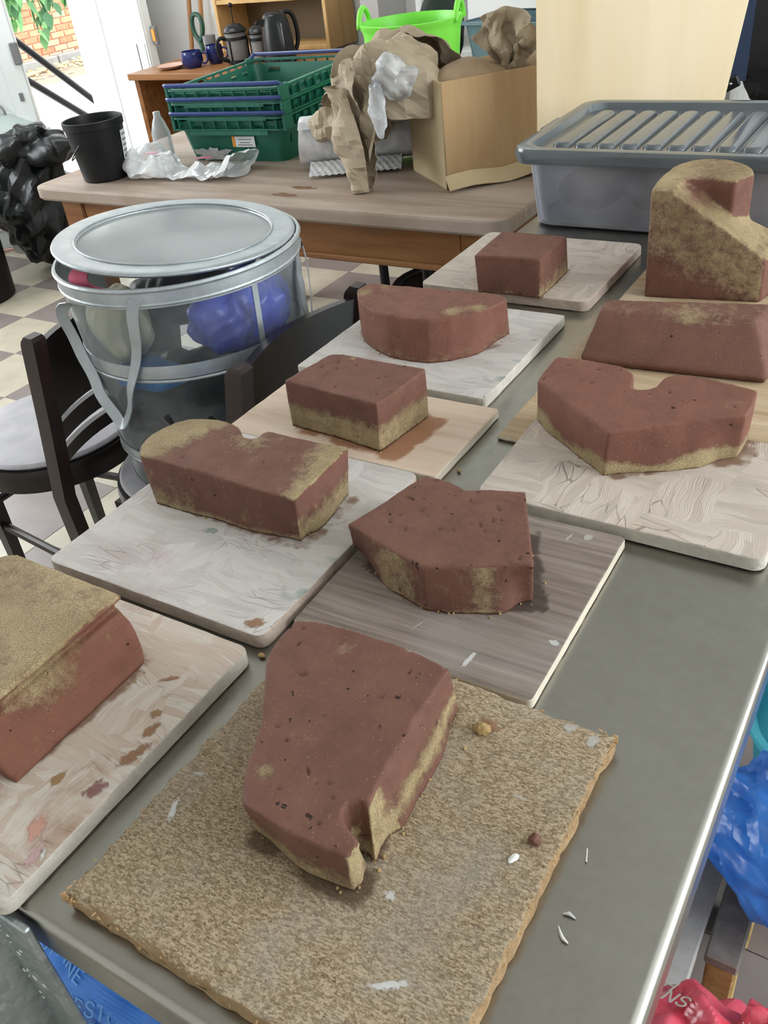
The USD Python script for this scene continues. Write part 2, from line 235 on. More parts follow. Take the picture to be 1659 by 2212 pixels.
M_ply_c = wood('birch_ply', ((.46, .345, .25), (.58, .46, .355), (.62, .52, .42)), (3, 45, 3), .5, blot=(.60, .46, .37), wet=(.26, .105, .042))
M_ply_b = wood('brown_ply', ((.30, .215, .125), (.43, .32, .20), (.50, .40, .28)), (4, 60, 4), .55, blot=(.55, .47, .37), wet=(.10, .05, .03))
M_plyedge = wood('ply_edge', ((.40, .34, .26), (.58, .53, .43), (.66, .61, .51)), (2, 2, 500), .7)
M_panel = wood('pale_birch_panel', ((.72, .57, .35), (.79, .65, .43), (.82, .70, .49)), (6, 6, 1.2), .32, spec=.5, bump=.05)
M_chip = mat('chipboard', {'tc': ('texture_coordinate', {}), 'p': ('principled_bsdf', dict(roughness=.85, specular_ior_level=.2)), 'mp': ('mapping', dict(scale=(330, 800, 600), rotation=(0, 0, .6))), 'v': ('voronoi_texture', dict(scale=1.)), 'w': ('rgb_to_bw', {}), 'n': ('noise_texture', dict(scale=600., detail=4., roughness=.8)),
    'a': ('math', dict(math_type='multiply_add', value2=.42)), 'r': ('rgb_ramp', dict(ramp=[(.34, (.06, .042, .025)), (.52, (.21, .152, .09)), (.68, (.33, .25, .155)), (.86, (.52, .42, .29))])), 'n2': ('noise_texture', dict(scale=15., detail=7., roughness=.66)), 'm2': ('map_range', dict(from_min=.48, from_max=.76, to_max=.55, clamp=True)), 'mx': ('mix', dict(color2=(.36, .345, .32))),
    'at': ('attribute', dict(attribute='stain')), 'wn': ('noise_texture', dict(scale=30., detail=5.)), 'wa': ('math', dict(math_type='add')), 'wr': ('map_range', dict(from_min=.9, from_max=1.1, to_max=.8, clamp=True)), 'mw': ('mix', dict(color2=(.075, .042, .02))), 'b': ('bump', dict(strength=.9, distance=.0016))},
    [('tc.object', 'mp.vector'), ('mp.vector', 'v.vector'), ('v.color', 'w.color'), ('tc.object', 'n.vector'), ('w.val', 'a.value1'), ('n.fac', 'a.value3'), ('a.value', 'r.fac'), ('tc.object', 'n2.vector'), ('n2.fac', 'm2.value'), ('m2.result', 'mx.fac'), ('r.color', 'mx.color1'),
     ('tc.object', 'wn.vector'), ('at.fac', 'wa.value1'), ('wn.fac', 'wa.value2'), ('wa.value', 'wr.value'), ('wr.result', 'mw.fac'), ('mx.color', 'mw.color1'), ('mw.color', 'p.base_color'), ('a.value', 'b.height'), ('b.normal', 'p.normal')])
M_chipedge = plain('chipboard_edge', (.40, .27, .14), .9, c2=(.26, .165, .08), scale=120., bump=1., bscale=300.)
M_chipfray = plain('chipboard_fray', (.50, .33, .16), .9, c2=(.36, .22, .10), scale=90.)
M_clay = clay('red_clay'); M_clayp = clay('red_clay_pitted', pit=.69); M_clay2 = clay('red_clay_warm', (.168, .071, .047), (.125, .052, .034)); M_clay3 = clay('red_clay_dry', (.176, .077, .055), (.132, .057, .040))
M_sand = plain('clay_sand', (.40, .28, .12), .9, c2=(.28, .18, .075), scale=300.)
M_chairw = plain('dark_stained_wood', (.012, .009, .008), .32, c2=(.020, .013, .010), scale=5., stretch=(20, 20, 2))
M_chairr = plain('dark_red_wood', (.030, .014, .011), .35, c2=(.018, .010, .008), scale=6., stretch=(20, 20, 2))
M_seat = plain('dusty_vinyl', (.33, .325, .36), .5, c2=(.45, .44, .47), scale=11., bump=.15, bscale=30.)
M_benchtop = wood('clay_washed_pine', ((.27, .205, .155), (.37, .295, .24), (.42, .345, .29)), (2.5, 22, 3), .55, blot=(.30, .20, .15))
M_pine = wood('orange_pine', ((.16, .062, .018), (.25, .105, .035), (.31, .15, .055)), (2.2, 30, 26), .4)
M_black = plain('black_plastic', (.007, .007, .008), .45, c2=(.011, .011, .012), scale=8., specular_ior_level=.25)
M_blackg = plain('black_gloss', (.007, .008, .009), .3, c2=(.013, .014, .015), scale=20., specular_ior_level=.3)
M_green = plain('crate_green', (.012, .115, .075), .42, c2=(.018, .155, .105), scale=8.)
M_cblue = plain('crate_blue', (.025, .05, .19), .35)
M_lime = plain('lime_plastic', (.20, .72, .06), .4, subsurface_weight=.0)
M_label = plain('paper_label', (.70, .71, .72), .6); M_print = plain('label_print', (.10, .10, .11), .6); M_orange = plain('label_orange', (.72, .28, .03), .6)
M_torn = plain('torn_paper', (.55, .56, .57), .8, c2=(.36, .38, .38), scale=30.)
M_kraft = plain('kraft_paper', (.42, .345, .245), .75, c2=(.36, .29, .20), scale=10.); M_kraft2 = plain('kraft_paper_dark', (.36, .26, .16), .8, c2=(.30, .205, .12), scale=10.)
M_card = plain('cardboard', (.43, .285, .145), .8, c2=(.39, .25, .12), scale=7., stretch=(6, 6, .6)); M_cardin = plain('cardboard_side', (.52, .41, .25), .8, c2=(.46, .36, .21), scale=6.)
M_bubble = film('bubble_film', (.70, .72, .74), .18, .22, (.80, .82, .84), 40.)
M_clear = film('clear_bag', (.62, .64, .66), .62, .12, (.85, .87, .88), 18.); M_pinkprint = film('pink_print', (.62, .20, .30), .35, .3)
M_tub = film('clear_tub', (.52, .52, .57), .74, .18, (.60, .60, .64), 5., (.82, .84, .88)); M_lid = plain('grey_lid', (.085, .10, .11), .14, c2=(.11, .125, .135), scale=6.)
M_pvc = film('clear_pvc', (.55, .60, .62), .95, .14, (.60, .64, .66), 6., (.86, .9, .92)); M_pvclid = film('hazy_pvc', (.52, .56, .57), .66, .13, (.56, .60, .61), 4., (.85, .88, .9))
M_silver = plain('silver_webbing', (.36, .40, .42), .38, .55, c2=(.46, .50, .52), scale=25., bump=.5, bscale=45.)
M_grey = plain('dark_contents', (.035, .036, .04), .6, c2=(.06, .062, .066), scale=12.)
def bagm(name, c, c2=None, rough=.34, **k): return plain(name, c, rough, c2=c2 or tuple(x*1.5 for x in c), scale=14., bump=.5, bscale=30., **k)
M_ultra = bagm('ultramarine_bag', (.03, .05, .42), (.06, .10, .58)); M_cyanbag = bagm('sky_blue_bag', (.02, .24, .62), (.05, .34, .75)); M_redbag = bagm('red_bag', (.32, .012, .016), (.48, .03, .03)); M_blackbag = bagm('black_bag', (.008, .009, .010), (.015, .017, .018), specular_ior_level=.35); M_cream = bagm('cream_bag', (.62, .58, .42)); M_greybag = bagm('milky_bag', (.52, .50, .46))
M_pink = plain('pink_plastic', (.78, .16, .26), .5)
M_bluebag = film('blue_clay_bag', (.02, .14, .55), .03, .33, (.06, .24, .72), 20.); M_redfilm = film('red_clay_bag', (.55, .03, .055), .08, .2, (.66, .11, .15), 14.)
M_bowl = mat('aqua_plastic', {'p': ('principled_bsdf', dict(base_color=(.20, .68, .76), roughness=.35)), 't': ('translucent_bsdf', dict(color=(.25, .75, .82))), 'm': ('mix_closure', dict(fac=.5))}, [('p.BSDF', 'm.closure1'), ('t.BSDF', 'm.closure2')], 'm.closure'); M_ink = plain('bag_ink_white', (.12, .32, .66), .5); M_inkg = plain('bag_ink_pale', (.42, .40, .34), .6); M_inkd = plain('bag_ink_dark', (.05, .04, .04), .6)
M_shelf = wood('beech_shelf', ((.40, .24, .085), (.48, .30, .12), (.52, .34, .15)), (30, 30, 3), .5, bump=.05); M_shelfback = plain('shelf_back', (.13, .085, .04), .7)
M_handle = wood('broom_handle', ((.32, .15, .06), (.42, .21, .09), (.46, .25, .11)), (40, 40, 4), .5); M_dgreen = plain('grip_green', (.015, .07, .045), .4); M_chrome = plain('chrome', (.55, .55, .55), .18, 1.)
M_glass = film('jug_glass', (.40, .40, .40), .6, .06, None, 5., (.8, .8, .8)); M_mug = plain('cobalt_glaze', (.008, .012, .07), .1, c2=(.02, .03, .14), scale=25.)
M_boxg = film('green_filled_tub', (.16, .40, .18), .15, .3); M_boxw = film('clear_food_tub', (.50, .54, .60), .3, .3); M_boxlid = plain('tub_lid', (.55, .58, .60), .4)
M_bluegrey = plain('blue_grey_tub', (.10, .17, .20), .3, c2=(.16, .24, .28), scale=3.); M_cloth = plain('dark_cloth', (.013, .022, .018), .9, c2=(.025, .035, .03), scale=8.); M_greyplast = plain('grey_plastic', (.16, .16, .16), .5); M_navy = plain('navy_strap', (.006, .02, .055), .6)
M_fabric = plain('white_cloth', (.70, .70, .72), .9, c2=(.60, .60, .64), scale=12.); M_whitebd = plain('white_melamine', (.62, .62, .60), .6, c2=(.50, .49, .46), scale=40.); M_endgrain = wood('pine_end', ((.34, .22, .075), (.50, .35, .13), (.58, .43, .19)), (60, 60, 60), .8); M_plank = plain('grey_plank', (.36, .34, .31), .8, c2=(.24, .22, .20), scale=35., bump=.8, bscale=60.)
# ------------------------------------------------------------------ the room
def struct(name, mesh, m, parent=None, smooth=30, **k):
    p = obj(name, mesh, m, parent, smooth, **k)
    if parent is None: p.SetCustomDataByKey('kind', 'structure')
    return p
XW, VB, XR, VN = -4.65, 4.36, 2.6, -1.6        # left wall, back wall, right wall, near wall
fl = struct('floor', box(XR-XW+.2, VB-VN+.2, .1, .001, ((XR+XW)/2, (VB+VN)/2, -.106)), M_grout)
TS, TX, TY = .305, -3.898, 2.408
for i in range(-3, 21):
    for j in range(-13, 7):
        x, y = TX+(i+.5)*TS, TY+(j+.5)*TS
        near = (x < -1.0 and .3 < y) or (-.25 < x < .35 and .4 < y < 1.5)
        if near and XW-.1 < x and y < VB: obj('tile', box(TS-.0015, TS-.0015, .006, .0008, (x, y, -.006)), M_tl if (i+j) % 2 == 0 and x < -.3 else M_td, fl, False)   # plain taupe tiles on this side of the table
rest = {0: [], 1: []}
for i in range(-3, 21):
    for j in range(-13, 7):
        x, y = TX+(i+.5)*TS, TY+(j+.5)*TS
        near = (x < -1.0 and .3 < y) or (-.25 < x < .35 and .4 < y < 1.5)
        if not near and x < XR and VN < y < VB: rest[(i+j) % 2].append(box(TS-.0015, TS-.0015, .006, .0008, (x, y, -.006)))
obj('far_tile', cat(rest[0]), M_tl, fl, False, kind='stuff'); obj('far_tile', cat(rest[1]), M_td, fl, False, kind='stuff')
def wallbox(x0, x1, y0, y1, z0, z1): return box(x1-x0, y1-y0, z1-z0, .001, ((x0+x1)/2, (y0+y1)/2, z0))
D0, D1, DH = 3.0, 4.29, 2.15                   # double doorway in the left wall
struct('wall_left', cat([wallbox(XW-.2, XW, VN-.2, -.5, 0, 2.9), wallbox(XW-.2, XW, 2.5, D0, 0, 2.9), wallbox(XW-.2, XW, -.5, 2.5, 0, 1.0), wallbox(XW-.2, XW, -.5, 2.5, 2.5, 2.9), wallbox(XW-.2, XW, D1, VB+.2, 0, 2.9), wallbox(XW-.2, XW, D0, D1, DH, 2.9)]), M_wall)
struct('wall_back', wallbox(XW, XR, VB, VB+.2, 0, 2.9), M_wall)
W0, W1, Z0, Z1 = .2, 3.6, 1.1, 2.6
struct('wall_right', cat([wallbox(XR, XR+.2, VN-.2, W0, 0, 2.9), wallbox(XR, XR+.2, W1, VB+.2, 0, 2.9), wallbox(XR, XR+.2, W0, W1, 0, Z0), wallbox(XR, XR+.2, W0, W1, Z1, 2.9)]), M_wall)
struct('wall_near', wallbox(XW, XR, VN-.2, VN, 0, 2.9), M_wall)
struct('ceiling', cat([wallbox(XW-.2, XR+.2, VN-.2, VB+.2, 2.82, 2.95)]), M_ceil)
wn = struct('window_1', cat([wallbox(XR+.02, XR+.05, W0, W0+.05, Z0, Z1), wallbox(XR+.02, XR+.05, W1-.05, W1, Z0, Z1), wallbox(XR+.02, XR+.05, W0, W1, Z0, Z0+.05), wallbox(XR+.02, XR+.05, W0, W1, Z1-.05, Z1)]+[wallbox(XR+.02, XR+.05, y-.02, y+.02, Z0, Z1) for y in (1.33, 2.46)]), M_white)
struct('trim_1', cat([wallbox(XW-.21, XW+.015, D0-.07, D0+.02, 0, DH+.07), wallbox(XW-.21, XW+.015, D1-.02, D1+.05, 0, DH+.07), wallbox(XW-.209, XW+.014, D0-.05, D1+.03, DH-.02, DH+.06)]), M_white)
struct('baseboard_back', wallbox(XW, XR, VB-.018, VB, 0, .12), M_white)
struct('window_2', cat([wallbox(XW-.04, XW-.01, y0, y1, z0, z1) for y0, y1, z0, z1 in ((-.5, -.45, 1., 2.5), (2.45, 2.5, 1., 2.5), (-.5, 2.5, 1., 1.05), (-.5, 2.5, 2.45, 2.5), (.48, .52, 1., 2.5), (1.48, 1.52, 1., 2.5))]), M_white)
# outdoors: yard, brick wall, kerb, fallen leaves, hanging vine
struct('yard_ground', wallbox(-16, XW-.001, -6, 18, -.12, -.008), M_ground)
struct('yard_verge', wallbox(-10.62, -9.35, 2, 16, -.05, -.004), M_litter)
bw = struct('brick_wall', wallbox(-11.2, -10.72, 2, 16, -.1, 3.6), M_mortar)
rg = random.Random(5)
for r in range(17):
    for k in range(12):
        y = 7.75+k*.226+(.113 if r % 2 else 0); h = .064+rg.uniform(-.003, .004)
        if r in (3, 4, 5) and 8 <= k <= 9: mi = 4
        else: mi = rg.choices((0, 1, 2, 3, 4), (5, 4, 3, 2, 1))[0]
        obj('brick', box(.03, .214+rg.uniform(-.006, .004), h, .004, (-10.715+rg.uniform(-.004, .005), y, -.02+.075*r)), M_brick[mi], bw, False)
M_bt = mat('far_brickwork', {'g': ('texture_coordinate', {}), 's': ('separate_xyz', {}), 'c': ('combine_xyz', {}), 'b': ('brick_texture', dict(color1=(.50, .16, .08), color2=(.58, .26, .15), mortar=(.42, .30, .22), scale=1., brick_width=.225, row_height=.075, mortar_size=.008)), 'p': ('principled_bsdf', dict(roughness=.9))},
           [('g.object', 's.vector'), ('s.y', 'c.x'), ('s.z', 'c.y'), ('c.vector', 'b.vector'), ('b.color', 'p.base_color')])
obj('far_brickwork', cat([wallbox(-10.722, -10.708, 2, 7.6, -.05, 3.5), wallbox(-10.722, -10.708, 10.6, 16, -.05, 3.5), wallbox(-10.722, -10.708, 7.6, 10.6, 1.27, 3.5)]), M_bt, bw, False, kind='stuff')
struct('kerb', cat([box(.14, .58, .13, .012, (-10.63, 7.4+.6*k, -.03)) for k in range(8)]), M_kerb)
g = np.random.default_rng(3); lv = []
for k in range(420):
    x, y = -10.5+abs(g.normal())*.42, g.uniform(7.4, 11); s = g.uniform(.03, .075); a = g.uniform(0, 6.28)
    q = np.array([(0, -s*.5, 0), (s, 0, .012), (0, s*.5, 0), (-s*.8, 0, .018), (0, 0, .02)]); c_, s_ = math.cos(a), math.sin(a)
    q = np.c_[q[:, 0]*c_-q[:, 1]*s_+x, q[:, 0]*s_+q[:, 1]*c_+y, q[:, 2]+g.uniform(0, .03)]; lv.append(trimesh.Trimesh(q, [(0, 1, 4), (1, 2, 4), (2, 3, 4), (3, 0, 4)], process=False))
p = obj('fallen_leaves', cat(lv), M_dryleaf, None, False); tag(p, 'yellow-brown fallen leaves along the kerb of the brick wall outside', 'leaves', None, 'stuff')
vine = thing('hanging_vine', 'green leafy vine sprays hanging outside the doorway before the brick wall', 'vine', (-6.2, 5.3, 1.21))
stems = [[(0, -.5, .25), (.01, -.42, -.05), (0, -.40, -.28)], [(0, -.35, .25), (.02, -.24, -.1), (.01, -.2, -.38)], [(.02, -.12, .25), (0, -.10, 0), (.02, -.08, -.30)], [(0, .02, .25), (.01, .12, -.05), (0, .14, -.22)], [(.0, .22, .25), (.01, .33, -.2), (.02, .35, -.42), (.0, .30, -.58)], [(0, .36, .25), (0, .45, -.15), (.01, .42, -.45)], [(-.03, -.3, .25), (-.03, -.32, 0), (-.03, -.30, -.2)], [(.03, -.45, .25), (.03, -.43, 0), (.03, -.36, -.22)], [(.04, -.2, .25), (.03, -.16, -.05), (.04, -.13, -.34)], [(-.04, -.05, .25), (-.04, -.02, 0), (-.03, .03, -.2)]]
vrng = np.random.default_rng(8)
def leafmesh(s, at, yaw, pitch):
    u = np.linspace(0, 1, 7); w = .30*np.sin(u**.8*np.pi)*(1.15-.5*u); pts = []
    for k in range(7): pts += [(-w[k]*s, -.12*w[k]*s, -u[k]*s), (0, .10*w[k]*s, -u[k]*s-.0), (w[k]*s, -.12*w[k]*s, -u[k]*s)]
    f = []
    for k in range(6):
        a = 3*k; f += [(a, a+1, a+4), (a, a+4, a+3), (a+1, a+2, a+5), (a+1, a+5, a+4)]
    return xf(trimesh.Trimesh(np.array(pts), f, process=False), at, yaw, pitch)
for k, st in enumerate(stems):
    q = spline(st, 14); obj('stem', tube(q, .004, 5), M_leaf[2], vine)
    for i in range(3, 14, 2 if k in (4, 5) else 1):
        at = q[i]+vrng.normal(0, .018, 3); obj('leaf', leafmesh(vrng.uniform(.09, .135), at, 90+vrng.uniform(-55, 55), vrng.uniform(-30, 30)), M_leaf[vrng.integers(3)], vine, True)
# the two door leaves
def door(name, hinge, free, label=None):
    hx, hy = hinge; L = math.hypot(free[0]-hx, free[1]-hy); a = math.degrees(math.atan2(free[1]-hy, free[0]-hx))
    x = UsdGeom.Xform.Define(stage, numbered('/World', name)); x.AddTranslateOp().Set(Gf.Vec3d(hx, hy, .01)); x.AddRotateZOp().Set(a); p = tag(x, kind='structure')
    obj('door_leaf', box(L, .05, DH-.03, .004, (L/2, 0, 0)), M_white, p)
    return p, L
dr, L = door('door_1', (-4.65, 4.27), (-4.06, 4.09))
obj('stile', box(.11, .008, DH-.05, .002, (L-.06, -.029, .01)), M_white, dr); obj('stile', box(.10, .008, DH-.05, .002, (.06, -.029, .01)), M_white, dr)
obj('handle_plate', box(.09, .007, .27, .004, (L-.065, -.036, .60)), M_white, dr); obj('pull_recess', box(.008, .004, .26, .001, (L-.105, -.041, .605)), M_greyplast, dr)
obj('latch_plate', box(.006, .035, .13, .002, (L+.002, 0, .58)), M_white, dr); obj('latch_hole', box(.004, .012, .06, .001, (L+.006, 0, .62)), M_black, dr)
obj('rim_lock', box(.05, .02, .09, .003, (L+.03, .015, .86)), M_greyplast, dr); obj('brass_keep', box(.03, .006, .06, .002, (L+.035, .002, .875)), M_orange, dr); obj('key_escutcheon', box(.012, .005, .03, .002, (L-.06, -.028, .93)), M_handle, dr)
dl, L = door('door_2', (-4.65, 3.02), (-4.27, 3.36))
obj('stile', box(.10, .008, DH-.05, .002, (L-.055, -.029, .01)), M_white, dl); obj('bolt_case', box(.04, .03, .10, .004, (L-.012, -.038, .90)), M_greyplast, dl)
obj('keyhole', box(.02, .006, .04, .002, (L-.05, -.036, .73)), M_greyplast, dl); obj('lower_panel', box(L-.12, .006, .55, .002, (L/2-.05, -.028, .1)), M_wall, dl)
# ------------------------------------------------------------------ steel table
SX0, SX1, SY0, SY1 = -.765, -.056, .150, 2.52
cx, cy, hx, hy = (SX0+SX1)/2, (SY0+SY1)/2, (SX1-SX0)/2, (SY1-SY0)/2
st = thing('steel_table', 'long stainless steel worktable under all the boards, with rounded bright edge', 'table', (cx, cy, 0))
L = [np.c_[rrect(hx, hy, .02, 5), np.full(24, T-.042)]]
for k in range(7):
    a = math.pi/2*k/6; i = .009*(1-math.cos(a)); z = T-.009+.009*math.sin(a); q = rrect(hx-i, hy-i, .02-i, 5); L.append(np.c_[q, np.full(len(q), z)])
obj('top', loft(L), M_steel, st, 40)
for sx in (-1, 1):
    obj('leg', box(.04, .04, T-.045, .004, (sx*(hx-.06), hy-.06, 0)), M_galv, st)
obj('leg', box(.04, .04, T-.045, .004, (hx-.06, -hy+.12, 0)), M_galv, st)
obj('leg', cat([box(.052, .006, T-.004, .0015, (-.4995+.001-cx, .143-cy, 0)), box(.006, .04, T-.004, .0015, (-.5245-cx, .124-cy, 0))]), M_galv, st, label='spattered galvanised angle leg at the near end')
obj('undershelf', rslab(hx-.06, hy-.2, .30, .325, .01, .003), M_galv, st)
g = np.random.default_rng(21); sp = []
for k in range(20):
    s = g.uniform(.0008, .0028); sp.append(crumpled((s, .0008, s*g.uniform(.6, 2)), (-.512+g.normal(0, .010)-cx, .1395-cy, T-.01-g.uniform(.0, .13)), k, 300, .2, 1))
obj('plaster_spatter', cat(sp), M_spat, st, True, kind='stuff')
# ------------------------------------------------------------------ boards
def stain_of(v, spots):
    s = np.zeros(len(v))
    for poly, reach, amt in spots:
        pg = Polygon(poly); d = np.array([pg.distance(Point(*p[:2])) if True else 0 for p in v]); s = np.maximum(s, amt*np.clip(1-d/reach, 0, 1))
    return s
def board(name, label, x0, x1, y0, y1, z0, th, m, me, r=.012, spots=(), rz=0., tilt=0., ragged=0., seed=0, res=.009, fray=False):
    hx, hy = (x1-x0)/2, (y1-y0)/2; t = thing(name, label, 'board', ((x0+x1)/2, (y0+y1)/2, z0), rz, rotx=tilt)
    s = man(rslab(hx, hy, 0, th, r, .002, 6)).refine_to_length(res); q = tm(s); v = np.array(q.vertices)
    if ragged:
        e = np.maximum(np.abs(v[:, 0])/hx, np.abs(v[:, 1])/hy); w = np.clip((e-.955)/.045, 0, 1)
        n = meshkit.fbm(v*90, 3, seed)-.5; v[:, :2] *= (1-w*ragged*(.45+n)*.045)[:, None]; v[:, 2] -= np.where(v[:, 2] > th*.5, w*ragged*np.clip(meshkit.fbm(v*70, 3, seed+3)-.42, 0, 1)*.018, 0)
    else:
        v[:, :2] *= (1+.0016*(meshkit.noise(v*60, seed)-.5)/.3)[:, None]
    q.vertices = v; ctr = v+np.array([(x0+x1)/2, (y0+y1)/2, 0])
    fn = np.abs(q.face_normals[:, 2]) > .7; top = trimesh.Trimesh(v, q.faces[fn], process=False); side = trimesh.Trimesh(v, q.faces[~fn], process=False)
    top.remove_unreferenced_vertices(); side.remove_unreferenced_vertices()
    sp = stain_of(np.array(top.vertices)+np.array([(x0+x1)/2, (y0+y1)/2, 0]), spots)
    obj('board_face', top, m, t, True, {'stain': sp}); obj('board_edge', side, me, t, True)
    if fray:
        g = np.random.default_rng(seed+9); fr = []
        for k in range(230):
            e = g.integers(4); u = g.uniform(-1, 1); x, y = ((u*hx, -hy), (u*hx, hy), (-hx, u*hy), (hx, u*hy))[e]
            if k > 90: x, y = ((-hx, -hy), (hx, hy), (-hx, -hy))[k % 3]; x += g.normal(0, .008); y += g.normal(0, .010); x = np.clip(x, -hx, hx); y = np.clip(y, -hy, hy)
            s = g.uniform(.0010, .0030); fr.append(xf(trimesh.creation.icosphere(0), (0, 0, 0))); fr[-1].vertices = fr[-1].vertices*[s, s*.35, s*.3]; fr[-1] = xf(fr[-1], (x*.985, y*.985, th*g.uniform(.55, 1.0)), g.uniform(0, 180))
        obj('frayed_chips', cat(fr), M_chipfray, t, False, kind='stuff')
    return t
# ------------------------------------------------------------------ clay blocks: plan outline of the top, and (x, y, dx, dy) where the foot lies off the top edge
BLK = {
 'front': (0.05, [[-0.3508,0.2691],[-0.3034,0.2636],[-0.2554,0.2661],[-0.255,0.2814],[-0.2656,0.285],[-0.2754,0.2903],[-0.2805,0.297],[-0.2803,0.3043],[-0.2727,0.3109],[-0.2651,0.309],[-0.2683,0.3247],[-0.2723,0.3584],[-0.2767,0.4033],[-0.2766,0.4544],[-0.3176,0.4589],[-0.367,0.4603],[-0.4075,0.4563],[-0.4317,0.449],[-0.4311,0.424],[-0.4222,0.3938],[-0.3846,0.3372],[-0.3681,0.2984]],
  [[-0.3508,0.2691,-0.0077,0.0109],[-0.2554,0.2661,-0.0054,0.0053],[-0.255,0.2814,-0.0048,0.0003],[-0.2651,0.309,0.0069,-0.0117],[-0.2656,0.285,0.0017,0.0094],[-0.2723,0.3584,0.0167,-0.0154],[-0.2767,0.4033,0.018,-0.0118],[-0.2766,0.4544,0.0056,0.0019]]),
 'loaf': (0.063, [[-0.7672,0.5992],[-0.7805,0.6163],[-0.7866,0.6326],[-0.7884,0.6481],[-0.7861,0.6664],[-0.7796,0.6804],[-0.7668,0.6913],[-0.7477,0.6984],[-0.7327,0.7029],[-0.7174,0.703],[-0.7028,0.6999],[-0.6902,0.6947],[-0.6781,0.6848],[-0.6705,0.68],[-0.6606,0.6804],[-0.6539,0.6867],[-0.6551,0.6958],[-0.6504,0.7029],[-0.6168,0.7017],[-0.576,0.7024],[-0.5368,0.7053],[-0.5352,0.6467],[-0.5328,0.593],[-0.5943,0.5926],[-0.6609,0.5969],[-0.7138,0.5976]],
  [[-0.7672,0.5992,0.0133,-0.0077],[-0.5328,0.593,-0.0086,0.007],[-0.5368,0.7053,-0.0059,-0.0038],[-0.5352,0.6467,0.0008,-0.006],[-0.6609,0.5969,0.0013,-0.0023],[-0.7138,0.5976,0.0123,-0.0059]]),
 'bply': (0.07, [[-0.7106,0.8166],[-0.7028,0.8604],[-0.6935,0.902],[-0.6812,0.9073],[-0.6104,0.9064],[-0.5471,0.9072],[-0.5514,0.8553],[-0.5548,0.8142],[-0.5582,0.8017],[-0.6306,0.8084]],
  [[-0.7106,0.8166,-0.0025,0.0008],[-0.5547,0.805,-0.0037,0.0007],[-0.5471,0.9072,-0.0001,-0.0008],[-0.6306,0.8084,-0.005,0.0033]]),
 'disc': (0.065, [[-0.7892,1.1186],[-0.7859,1.1428],[-0.7751,1.1528],[-0.7094,1.1539],[-0.6455,1.1589],[-0.5845,1.165],[-0.5522,1.159],[-0.5435,1.1495],[-0.5465,1.1312],[-0.5549,1.1095],[-0.5681,1.0894],[-0.59,1.0642],[-0.619,1.0474],[-0.6554,1.043],[-0.694,1.0462],[-0.7216,1.0552],[-0.745,1.0696],[-0.7703,1.0914]],
  [[-0.7892,1.1186,-0.0034,0.0067],[-0.745,1.0696,-0.0019,-0.0009],[-0.694,1.0462,0.0118,-0.0094],[-0.619,1.0474,-0.0009,-0.0088],[-0.5681,1.0894,-0.002,-0.009],[-0.5465,1.1312,-0.0071,0.0232]]),
 'b4': (0.065, [[-0.6744,1.3052],[-0.6778,1.3688],[-0.6809,1.4313],[-0.6194,1.4303],[-0.5603,1.4292],[-0.559,1.3694],[-0.56,1.3155],[-0.6178,1.3131]],
  [[-0.6744,1.3052,0.0028,0.0027],[-0.56,1.3155,-0.0001,-0.0023],[-0.5603,1.4292,-0.0007,0.0097]]),
 'heart': (0.06, [[-0.3982,0.9258],[-0.3991,0.959],[-0.398,0.9887],[-0.361,0.9919],[-0.3107,0.9865],[-0.2938,0.9745],[-0.2893,0.9636],[-0.2853,0.9423],[-0.278,0.941],[-0.2675,0.9447],[-0.2597,0.9537],[-0.2582,0.9662],[-0.2566,0.9784],[-0.2457,0.9886],[-0.2145,0.9896],[-0.1825,0.9841],[-0.151,0.9776],[-0.1493,0.9638],[-0.1491,0.9374],[-0.1503,0.922],[-0.1787,0.9061],[-0.2073,0.8904],[-0.24,0.8677],[-0.2772,0.8404],[-0.3024,0.8586],[-0.325,0.8733],[-0.3501,0.8927],[-0.3758,0.9113]],
  [[-0.3982,0.9258,-0.0025,0.0001],[-0.2772,0.8404,-0.0051,-0.0016],[-0.325,0.8733,0.0016,-0.007],[-0.3758,0.9113,0.005,-0.0121],[-0.1503,0.922,-0.0048,0.0028],[-0.2073,0.8904,0.0055,-0.0083],[-0.151,0.9776,-0.0037,-0.0009]]),
 'pent': (0.052, [[-0.4696,0.5951],[-0.4548,0.6517],[-0.44,0.7088],[-0.4092,0.7073],[-0.3859,0.6998],[-0.3642,0.7109],[-0.3255,0.7219],[-0.3035,0.6774],[-0.2856,0.6434],[-0.2677,0.6086],[-0.2876,0.601],[-0.3345,0.5788],[-0.3647,0.5665],[-0.3856,0.5709],[-0.4107,0.578],[-0.4401,0.5861]],
  [[-0.4696,0.5951,-0.0184,0.0276],[-0.4107,0.578,0.0086,-0.0067],[-0.3647,0.5665,0.0038,-0.0063],[-0.3345,0.5788,0.0059,-0.0085],[-0.3072,0.5921,0.0067,-0.0085],[-0.2677,0.6086,-0.0051,0.0078],[-0.2856,0.6434,-0.0001,-0.0003]]),
}
foot = {k: [(c[0]+c[2], c[1]+c[3]) for c in v[2]] for k, v in BLK.items()}
fp = {k: v[1] for k, v in BLK.items()}
b_chip = board('chipboard_square', 'thick brown chipboard square with frayed edges at the near end of the table', -.455, -.143, .166, .490, T, .018, M_chip, M_chipedge, .004, [(fp['front'], .022, .62)], -.6, 0, 1., 3, .006, True)
b_pent = board('grey_plywood_board', 'weathered grey plywood board under the five-sided clay block', -.480, -.223, .494, .750, T, .0125, M_ply_g, M_plyedge, .006, [([(x+.012, y+.0) for x, y in fp['pent']], .012, .6)], .6, seed=4)
b_loaf = board('white_strandboard_square', 'white-washed strandboard under the notched clay block with a rounded end', -.797, -.486, .455, .771, T, .018, M_osb_g, M_edge_d, .012, [([(x+.012, y-.004) for x, y in fp['loaf'][-8:]], .010, .55)], 0, seed=5)
